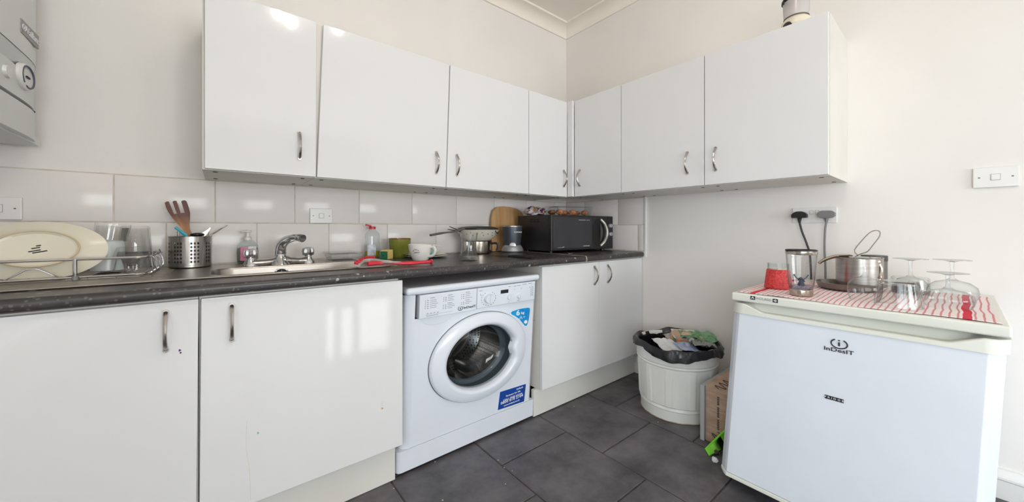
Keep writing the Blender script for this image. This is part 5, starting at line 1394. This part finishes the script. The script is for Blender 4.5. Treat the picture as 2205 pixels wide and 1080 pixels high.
wk = lathe(BM(), [(0.010, 0.030), (0.006, 0.040), (0.004, 0.052), (0.0001, 0.055)], Sh, 16)
part('whisk_hub', wk, mat('whisk_blue', (52, 62, 84), rough=0.4), sh)
for k in range(4):
    a = k * PI / 2 + 0.6; d_ = Vector((math.cos(a), math.sin(a), 0))
    part('whisk_blade', tube(BM(), spl([Sh + Vector((0, 0, 0.046)), Sh + d_ * 0.010 + Vector((0, 0, 0.050)), Sh + d_ * 0.019 + Vector((0, 0, 0.062 if k % 2 else 0.043))], 4), 0.0016, 6, flat=1.8), MATS['whisk_blue'], sh)
gm = BM()
for k in range(6):
    a = -2.55; rr = 0.0318 + 0.0068 * (k / 6); q = Sh + Vector((rr * math.cos(a), rr * math.sin(a), 0.045 + 0.011 * k)); tg = Vector((-math.sin(a), math.cos(a), 0))
    tube(gm, [q - tg * 0.003, q + tg * 0.003], 0.0006, 5)
part('measure_marks', gm, M_INKG, sh, kind='stuff')

bk = lathe(BM(), [(0.0001, 0.0), (0.066, 0.0), (0.076, 0.004), (0.083, 0.022), (0.081, 0.0225), (0.074, 0.007), (0.064, 0.004), (0.0001, 0.004)], (-0.262, -1.505, ZO), 48)
single('shallow_pan', bk, mat('dull_dark_steel', (138, 132, 127), rough=0.3, metal=1.0), 'shallow dark steel pan under the saucepan on the fridge', 'pan')
fs = thing('saucepan', 'grey steel saucepan with curved handle standing on the fridge', 'pan', (-0.252, -1.531, ZO))
Fs = Vector((-0.252, -1.531, ZO + 0.0046))
M_GPAN = mat('satin_grey_steel', (178, 172, 167), rough=0.3, metal=1.0, vary=(50, (160, 154, 149), 1.0), stretch=(0.3, 0.3, 4))
part('pot', lathe(BM(), [(0.0001, 0.0), (0.053, 0.0), (0.057, 0.004), (0.058, 0.10), (0.060, 0.103), (0.056, 0.103), (0.055, 0.006), (0.0001, 0.004)], Fs, 48), M_GPAN, fs)
hl = spl([Fs + Vector((-0.010, 0.056, 0.096)), at(1830, 550.5, x=-0.262), at(1800, 551.5, x=-0.285), at(1775, 559, x=-0.305), at(1764, 566, x=-0.315)], 5)
part('long_handle', tube(BM(), hl, [0.0045, 0.005, 0.0055, 0.0055, 0.005], 10, flat=1.5), M_PAN, fs)
lp = spl([Fs + Vector((-0.030, -0.050, 0.094)), at(1893, 566, x=-0.275), at(1899, 580, x=-0.275), at(1896, 598, x=-0.275), Fs + Vector((-0.030, -0.050, 0.045))], 5)
part('loop_handle', tube(BM(), lp, 0.0042, 8), M_PAN, fs)
sv = thing('sieve', 'wire sieve standing in the saucepan with its loop handle up', 'sieve', (-0.252, -1.531, ZO + 0.02))
lpp = [at(px, py, x=-0.250) for px, py in ((1847, 549), (1840, 538), (1858, 515), (1871, 502), (1881, 496.5), (1890, 496), (1895, 500), (1893, 510), (1880, 527), (1868, 541), (1857, 545), (1847, 549))]
part('wire_loop', tube(BM(), spl(lpp, 3), 0.0016, 6), M_STEELH, sv)
part('basket', lathe(BM(), [(0.036, 0.075), (0.033, 0.055), (0.02, 0.036), (0.0001, 0.03)], Fs, 28), M_STEEL, sv)
part('stem', tube(BM(), [lpp[0], Fs + Vector((0.010, 0.033, 0.078))], 0.0018, 6), M_STEELH, sv)
cn = thing('canister', 'dark steel canister by the wall behind the saucepan', 'canister', (-0.085, -1.552, ZO))
Cn = Vector((-0.078, -1.549, FZ + 0.0006))
part('can', lathe(BM(), [(0.0001, 0.0), (0.034, 0.0), (0.034, 0.092), (0.0001, 0.092)], Cn, 32), mat('canister_grey', (118, 114, 112), rough=0.35, metal=0.6), cn)
part('lid', lathe(BM(), [(0.035, 0.092), (0.035, 0.110), (0.033, 0.111), (0.0001, 0.111)], Cn, 32), mat('canister_lid', (70, 66, 64), rough=0.4, metal=0.4), cn)

def wine(c, h, rb, hb_, rf, label):
    """upside-down wine glass: mouth down, foot on top"""
    t = 0.0012
    prof = [(rb * 0.80, 0.0), (rb * 0.93, hb_ * 0.2), (rb, hb_ * 0.45), (rb * 0.94, hb_ * 0.7), (rb * 0.66, hb_ * 0.90), (rb * 0.25, hb_ * 0.99), (0.0042, hb_ + 0.006), (0.0034, hb_ + (h - hb_) * 0.5), (0.0042, h - 0.007), (rf * 0.45, h - 0.0025), (rf, h - 0.001), (rf, h), (0.0001, h)]
    b = lathe(BM(), prof, c, 36)
    return single('wine_glass', b, M_GLASS, label, 'wine glass', 'wine glasses on the fridge', ang=50)
wine((-0.490, -1.573, ZO), 0.122, 0.037, 0.068, 0.033, 'upside-down wine glass in front of the saucepan on the fridge')
wine((-0.350, -1.652, ZO), 0.116, 0.038, 0.064, 0.036, 'upside-down wine glass behind the cut-glass tumbler on the fridge')
wine((-0.452, -1.722, ZO), 0.090, 0.046, 0.048, 0.036, 'front right upside-down wine glass on the fridge, the lower one')
wine((-0.318, -1.728, ZO), 0.116, 0.048, 0.060, 0.036, 'back right upside-down wine glass on the fridge, the taller one')
tumbler([(0.043, 0.0), (0.0455, 0.0), (0.044, 0.02), (0.038, 0.060), (0.036, 0.066), (0.0001, 0.066), (0.0001, 0.058), (0.0345, 0.056), (0.043, 0)], (-0.517, -1.640, ZO), 'ribbed cut-glass tumbler upside down at the fridge front edge', None, mod=lambda a, i: 1 + (0.025 * math.cos(14 * a) if i in (2, 3, 4) else 0), n=84)
tumbler(wall_prof(0.043, 0.042, 0.050), (-0.205, -1.643, ZO), 'plain low clear glass upside down by the wall on the fridge', None)

# ---------------------------------------------------------------- bin and what stands by it
Bn = Vector((-0.232, -0.905, 0.0))
bn = thing('waste_bin', 'round ribbed off-white metal waste bin beside the fridge', 'bin', Bn)
M_BIN = mat('cream_enamel_bin', (233, 233, 228), rough=0.38, vary=(5, (225, 224, 216), 1.0))
def bmod(a, i):
    if i < 6 or i > 9: return 1.0
    g = math.cos(a * 11)
    return 1.0 + 0.020 * (1 if g > 0.5 else (-0.3 if g < -0.6 else 0))
bpf = [(0.0001, 0.006), (0.150, 0.006), (0.156, 0.0), (0.158, 0.004), (0.160, 0.045), (0.164, 0.049), (0.161, 0.060), (0.165, 0.066), (0.168, 0.150), (0.172, 0.215), (0.173, 0.230), (0.177, 0.236), (0.174, 0.242), (0.178, 0.248), (0.180, 0.305), (0.184, 0.309), (0.180, 0.312), (0.174, 0.300), (0.160, 0.06), (0.150, 0.012), (0.0001, 0.012)]
bpf = [(r * 0.985, z) for r, z in bpf]
part('drum_wall', lathe(BM(), bpf, Bn, 176, mod=lambda a, i: bmod(a, i) if 7 <= i <= 9 else 1.0), M_BIN, bn, ang=25)
part('rust_ring', lathe(BM(), [(0.1555, 0.0008), (0.1572, 0.0008), (0.1572, 0.004), (0.1555, 0.004)], Bn, 60), mat('rusty_edge', (160, 126, 92), rough=0.8, vary=(30, (210, 200, 184), 1.0)), bn)
# black liner folded over the rim
lnr = BM(); NL = 96; rings = []
for i, (r, z, amp) in enumerate(((0.158, 0.19, 0.02), (0.166, 0.255, 0.02), (0.172, 0.300, 0.012), (0.176, 0.318, 0.010), (0.181, 0.320, 0.012), (0.187, 0.312, 0.018), (0.191, 0.297, 0.02), (0.192, 0.282, 0.016))):
    ring = []
    for k in range(NL):
        a = 2 * PI * k / NL
        nz = noise.noise(Vector((math.cos(a) * 3.2, math.sin(a) * 3.2, i * 0.55)))
        n2 = noise.noise(Vector((math.cos(a) * 9, math.sin(a) * 9, i * 0.9 + 5)))
        rr = r + amp * 0.45 * n2 + 0.004 * abs(n2)
        low = noise.noise(Vector((math.cos(a) * 1.6 + 3, math.sin(a) * 1.6, 2.2)))
        zz_ = z + 0.010 * nz + (0.036 * low if i >= 6 else 0.012 * low)
        if i >= 5:
            rr = max(rr, 0.1835)
        elif i <= 2: rr = min(rr, 0.168)
        ring.append(lnr.verts.new((Bn.x + rr * math.cos(a), Bn.y + rr * math.sin(a), zz_)))
    rings.append(ring)
for a, b in zip(rings, rings[1:]):
    for k in range(NL): lnr.faces.new((a[k], a[(k + 1) % NL], b[(k + 1) % NL], b[k]))
lnr.faces.new(rings[0])
single('bin_liner', lnr, mat('black_bin_bag', (30, 29, 32), rough=0.28, bump=(25, 0.3)), 'shiny black bin bag folded over the bin rim', 'bin bag', ang=25)
# rubbish
def sheet_obj(c, u, v, m, label, name, cat, seed, amp=0.012, nn=10, th=0.0012):
    b = BM(); u, v = Vector(u), Vector(v); w = u.cross(v).normalized(); g = []
    for i in range(nn + 1):
        g.append([b.verts.new(Vector(c) + u * (i / nn - 0.5) + v * (j / nn - 0.5) + w * amp * (noise.noise(Vector((i * 0.35 + seed, j * 0.35, seed * 2.1))) + 0.4 * noise.noise(Vector((i * 0.9 + seed, j * 0.9, seed))))) for j in range(nn + 1)])
    for i in range(nn):
        for j in range(nn): b.faces.new((g[i][j], g[i + 1][j], g[i + 1][j + 1], g[i][j + 1]))
    ret = bmesh.ops.extrude_face_region(b, geom=b.faces[:])
    for q in [g_ for g_ in ret['geom'] if isinstance(g_, bmesh.types.BMVert)]: q.co -= w * th
    return single(name, b, m, label, cat, ang=30)
def rb(px, py, z):
    p = at(px, py, z=z); d = Vector((p.x - Bn.x, p.y - Bn.y, 0))
    if d.length > 0.112: d = d * (0.112 / d.length)
    return Vector((Bn.x + d.x, Bn.y + d.y, z))
M_PAPER = mat('white_paper', (226, 226, 228), rough=0.7)
sheet_obj(rb(1438, 741, 0.292), (0.085, -0.055, -0.006), (0.04, 0.085, 0.03), M_PAPER, 'white torn paper on top of the rubbish at the bin front', 'paper_scrap', 'paper', 3)
sheet_obj(rb(1490, 709, 0.318), (0.07, -0.085, 0.0), (0.04, 0.04, 0.03), mat('carton_white', (222, 220, 216), rough=0.6), 'white carton flap at the back of the bin', 'carton', 'carton', 6, 0.006)
def build_packet(nt, co):
    ns = nt.nodes.new('ShaderNodeTexNoise'); ns.inputs['Scale'].default_value = 22; nt.links.new(co, ns.inputs['Vector'])
    return nmix(nt, ns.outputs['Fac'], (188, 150, 124), (216, 186, 162))
M_PACK = node_mat('kraft_packet', 0.6, 0.0, build_packet)
pk = thing('food_packet', 'brown food packet with a barcode in the middle of the rubbish', 'packet', rb(1475, 725, 0.295))
pkb = tube(BM(), spl([rb(1452, 722, 0.300), rb(1475, 729, 0.303), rb(1500, 731, 0.306), rb(1530, 734, 0.310)], 4), [0.034, 0.042, 0.034, 0.022, 0.018, 0.022], 14, flat=0.8)
part('packet_body', pkb, M_PACK, pk, ang=40)
q = rb(1472, 727, 0.330); bcb = BM()
q = rb(1472, 729, 0.330)
for k in range(6): box(bcb, q.x - 0.010 + k * 0.004, q.x - 0.0085 + k * 0.004, q.y - 0.012, q.y + 0.004, q.z + 0.006, q.z + 0.0075)
part('barcode', bcb, M_INK, pk, smooth=False, kind='stuff')
sheet_obj(rb(1530, 720, 0.330), (0.08, -0.13, 0.0), (0.05, 0.045, 0.02), mat('green_film', (84, 136, 92), rough=0.3, vary=(20, (120, 164, 120), 1.0)), 'crumpled green plastic packaging at the right of the bin', 'plastic_wrap', 'packaging', 9, 0.022, 12)
sheet_obj(rb(1546, 740, 0.312), (0.07, -0.075, -0.005), (0.055, 0.06, 0.01), mat('clear_film', (176, 180, 176), rough=0.25, trans=0.4), 'clear plastic film beside the fridge in the bin', 'plastic_film', 'film', 12, 0.02, 10)
sheet_obj(rb(1478, 713, 0.312), (0.09, -0.05, 0.01), (0.02, 0.03, 0.012), mat('bright_green_film', (72, 148, 66), rough=0.35), 'bright green wrapper behind the brown food packet', 'wrapper', 'wrapper', 14, 0.012)
crumple(rb(1467, 744, 0.276), (0.018, 0.018, 0.013), mat('orange_peel', (222, 118, 46), rough=0.6, bump=(80, 0.3)), 'piece of orange peel between the papers in the bin', 'orange_peel', 'peel', 4, 0.15)
sheet_obj(rb(1480, 746, 0.290), (0.07, -0.06, -0.01), (0.03, 0.06, 0.02), mat('blue_white_wrapper', (196, 202, 222), rough=0.5, vary=(30, (150, 166, 204), 1.0)), 'blue and white wrapper at the front of the bin', 'wrapper', 'wrapper', 17, 0.010)
sheet_obj(rb(1450, 718, 0.302), (0.06, -0.06, 0.01), (0.03, 0.05, 0.02), mat('patterned_wrapper', (198, 184, 172), rough=0.5, vary=(40, (140, 128, 128), 1.0)), 'crumpled patterned wrapper at the back left of the rubbish', 'wrapper', 'wrapper', 21, 0.014)

# board, box, dustpan
gbx = box(BM(), -0.412, -0.12, -1.107, -1.0915, 0.0, 0.217, 0.001)
single('grey_board', gbx, mat('grey_board', (176, 178, 178), rough=0.6), 'thin grey board standing between the bin and the cardboard box', 'board', smooth=False)
cx = thing('cardboard_box', 'brown cardboard box with black printed lettering beside the fridge', 'box', (-0.26, -1.15, 0.0))
M_CARD = mat('printed_cardboard', (190, 164, 142), rough=0.8, vary=(18, (172, 144, 122), 1.0), stretch=(1, 1, 6))
part('carton', box(BM(), -0.400, -0.125, -1.1905, -1.1085, 0.0, 0.200, 0.001), M_CARD, cx, smooth=False)
part('flap', hexa(BM(), [(-0.400, -1.1905, 0.2002), (-0.125, -1.1905, 0.2002), (-0.125, -1.1085, 0.2002), (-0.400, -1.1085, 0.2002), (-0.400, -1.186, 0.2022), (-0.125, -1.186, 0.2022), (-0.125, -1.1085, 0.222), (-0.400, -1.1085, 0.222)]), M_CARD, cx, smooth=False)
pr = BM(); random.seed(21)
for k in range(19):
    if k in (6, 13): continue
    z_ = 0.060 + k * 0.0068
    box(pr, -0.4008, -0.3998, -1.158, -1.151, z_, z_ + 0.0042)
part('printed_line', pr, M_INK, cx, smooth=False, kind='stuff')
for zc_, yc_ in ((0.025, -1.150),):
    lgp = BM()
    pts = [Vector((-0.4008, yc_ + 0.016 * math.sin(t * 2.1) * (1 - 0.2 * math.cos(t)), zc_ - 0.018 + 0.0022 * t * 3 + 0.006 * math.cos(t * 3.3))) for t in [k * 0.35 for k in range(18)]]
    tube(lgp, pts, 0.0014, 5); part('printed_logo', lgp, M_INK, cx)
lgp = BM()
pts = [Vector((-0.385 + 0.0055 * k, -1.150 + 0.018 * math.sin(k * 0.9), 0.2022 + (-1.186 + 1.150 - 0.018 * math.sin(k * 0.9)) * -0.25 + 0.0015)) for k in range(20)]
tube(lgp, pts, 0.0015, 5); part('printed_logo', lgp, M_INK, cx)
dpn = thing('dustpan', 'bright green plastic dustpan propped between the box and the fridge', 'dustpan', (-0.46, -1.19, 0.0))
M_GREEN = mat('lime_plastic', (118, 206, 42), rough=0.35)
e0, e1 = at(1519, 967, z=0.012), at(1527, 981, z=0.002)
f0, f1 = Vector((-0.405, -1.212, 0.115)), Vector((-0.375, -1.226, 0.060))
th_ = Vector((0.004, -0.003, 0.006))
pan = BM()
mid0 = e0.lerp(f0, 0.5) + Vector((-0.002, 0.004, -0.004)); mid1 = e1.lerp(f1, 0.5) + Vector((0.0, 0.0, -0.012))
hexa(pan, [e0, e1, e1 + th_, e0 + th_, mid0, mid1, mid1 + th_, mid0 + th_])
hexa(pan, [mid0, mid1, mid1 + th_, mid0 + th_, f0, f1, f1 + th_, f0 + th_])
bmesh.ops.remove_doubles(pan, verts=pan.verts, dist=0.0001)
part('pan', pan, M_GREEN, dpn, ang=50)
part('raised_edge', tube(BM(), spl([e0, mid0, f0], 5), 0.0035, 8), M_GREEN, dpn)
part('grip', tube(BM(), [f0.lerp(f1, 0.5), f0.lerp(f1, 0.5) + Vector((0.05, -0.002, 0.06))], [0.012, 0.009], 10), M_GREEN, dpn)
crumple(at(1541, 975, z=0.0), (0.020, 0.014, 0.012), mat('dust_fluff', (96, 84, 62), rough=0.95, vary=(60, (60, 54, 44), 1.0), bump=(90, 0.6)), 'clump of brown dust in front of the green dustpan', 'dust_clump', 'dust', 31, 0.5)
crumple(at(1539.5, 994, z=0.0005), (0.0075, 0.009, 0.008), M_PAPER, 'small white scrap of paper on the floor by the fridge', 'paper_scrap', 'paper', 33, 0.5)
fc = BM(); random.seed(5)
for px, py in ((913 / 2.45 + 700, 515 / 2.45 + 780), (1073, 990), (951 / 2.45 + 700, 640 / 2.45 + 780), (580 / 2.45 + 700, 523 / 2.45 + 780), (1086, 1006), (1103, 1013), (848, 1051), (953, 1076), (842, 1024), (846, 1021), (1236, 874), (1417, 908)):
    q = at(px, py, z=0.0008); blob(fc, q, (0.0026, 0.0022, 0.0014), 1, 0.4, seed=px)
single('floor_crumbs', fc, mat('pale_crumb', (206, 186, 160), rough=0.9), 'pale crumbs scattered on the slate floor tiles', 'crumbs', kind='stuff')

# ---------------------------------------------------------------- ceiling spotlights (above the camera; their glints show on the wall cupboard doors)
cl_ = thing('ceiling_spotlights', 'white ceiling plate with three small warm spotlights', 'ceiling light', (-1.44, -1.61, ZC - 0.03))
part('plate', box(BM(), -1.68, -1.20, -1.72, -1.50, ZC - 0.010, ZC - 0.0005, 0.004), M_WHITEP, cl_)
M_BULB = bpy.data.materials.new('warm_bulb'); M_BULB.use_nodes = True
_p = M_BULB.node_tree.nodes['Principled BSDF']; _p.inputs['Emission Color'].default_value = (1.0, 0.88, 0.74, 1); _p.inputs['Emission Strength'].default_value = 30.0
for x_, y_ in ((-1.607, -1.600), (-1.530, -1.665), (-1.270, -1.560)):
    hd_ = part('lamp_ring', lathe(BM(), [(0.022, -0.010), (0.024, -0.016), (0.020, -0.018), (0.016, -0.010)], (x_, y_, ZC), 24), M_WHITEP, cl_)
    part('bulb', lathe(BM(), [(0.015, -0.011), (0.012, -0.017), (0.0001, -0.020)], (x_, y_, ZC), 20), M_BULB, hd_)
    d_ = bpy.data.lights.new('spotlight_glow', 'POINT'); d_.energy = 3.6; d_.color = (1.0, 0.90, 0.79); d_.shadow_soft_size = 0.012
    o_ = bpy.data.objects.new('spotlight_glow', d_); COL.objects.link(o_); o_.location = (x_, y_, ZC - 0.034)

for o in bpy.data.objects:
    if 'base' in o: del o['base']
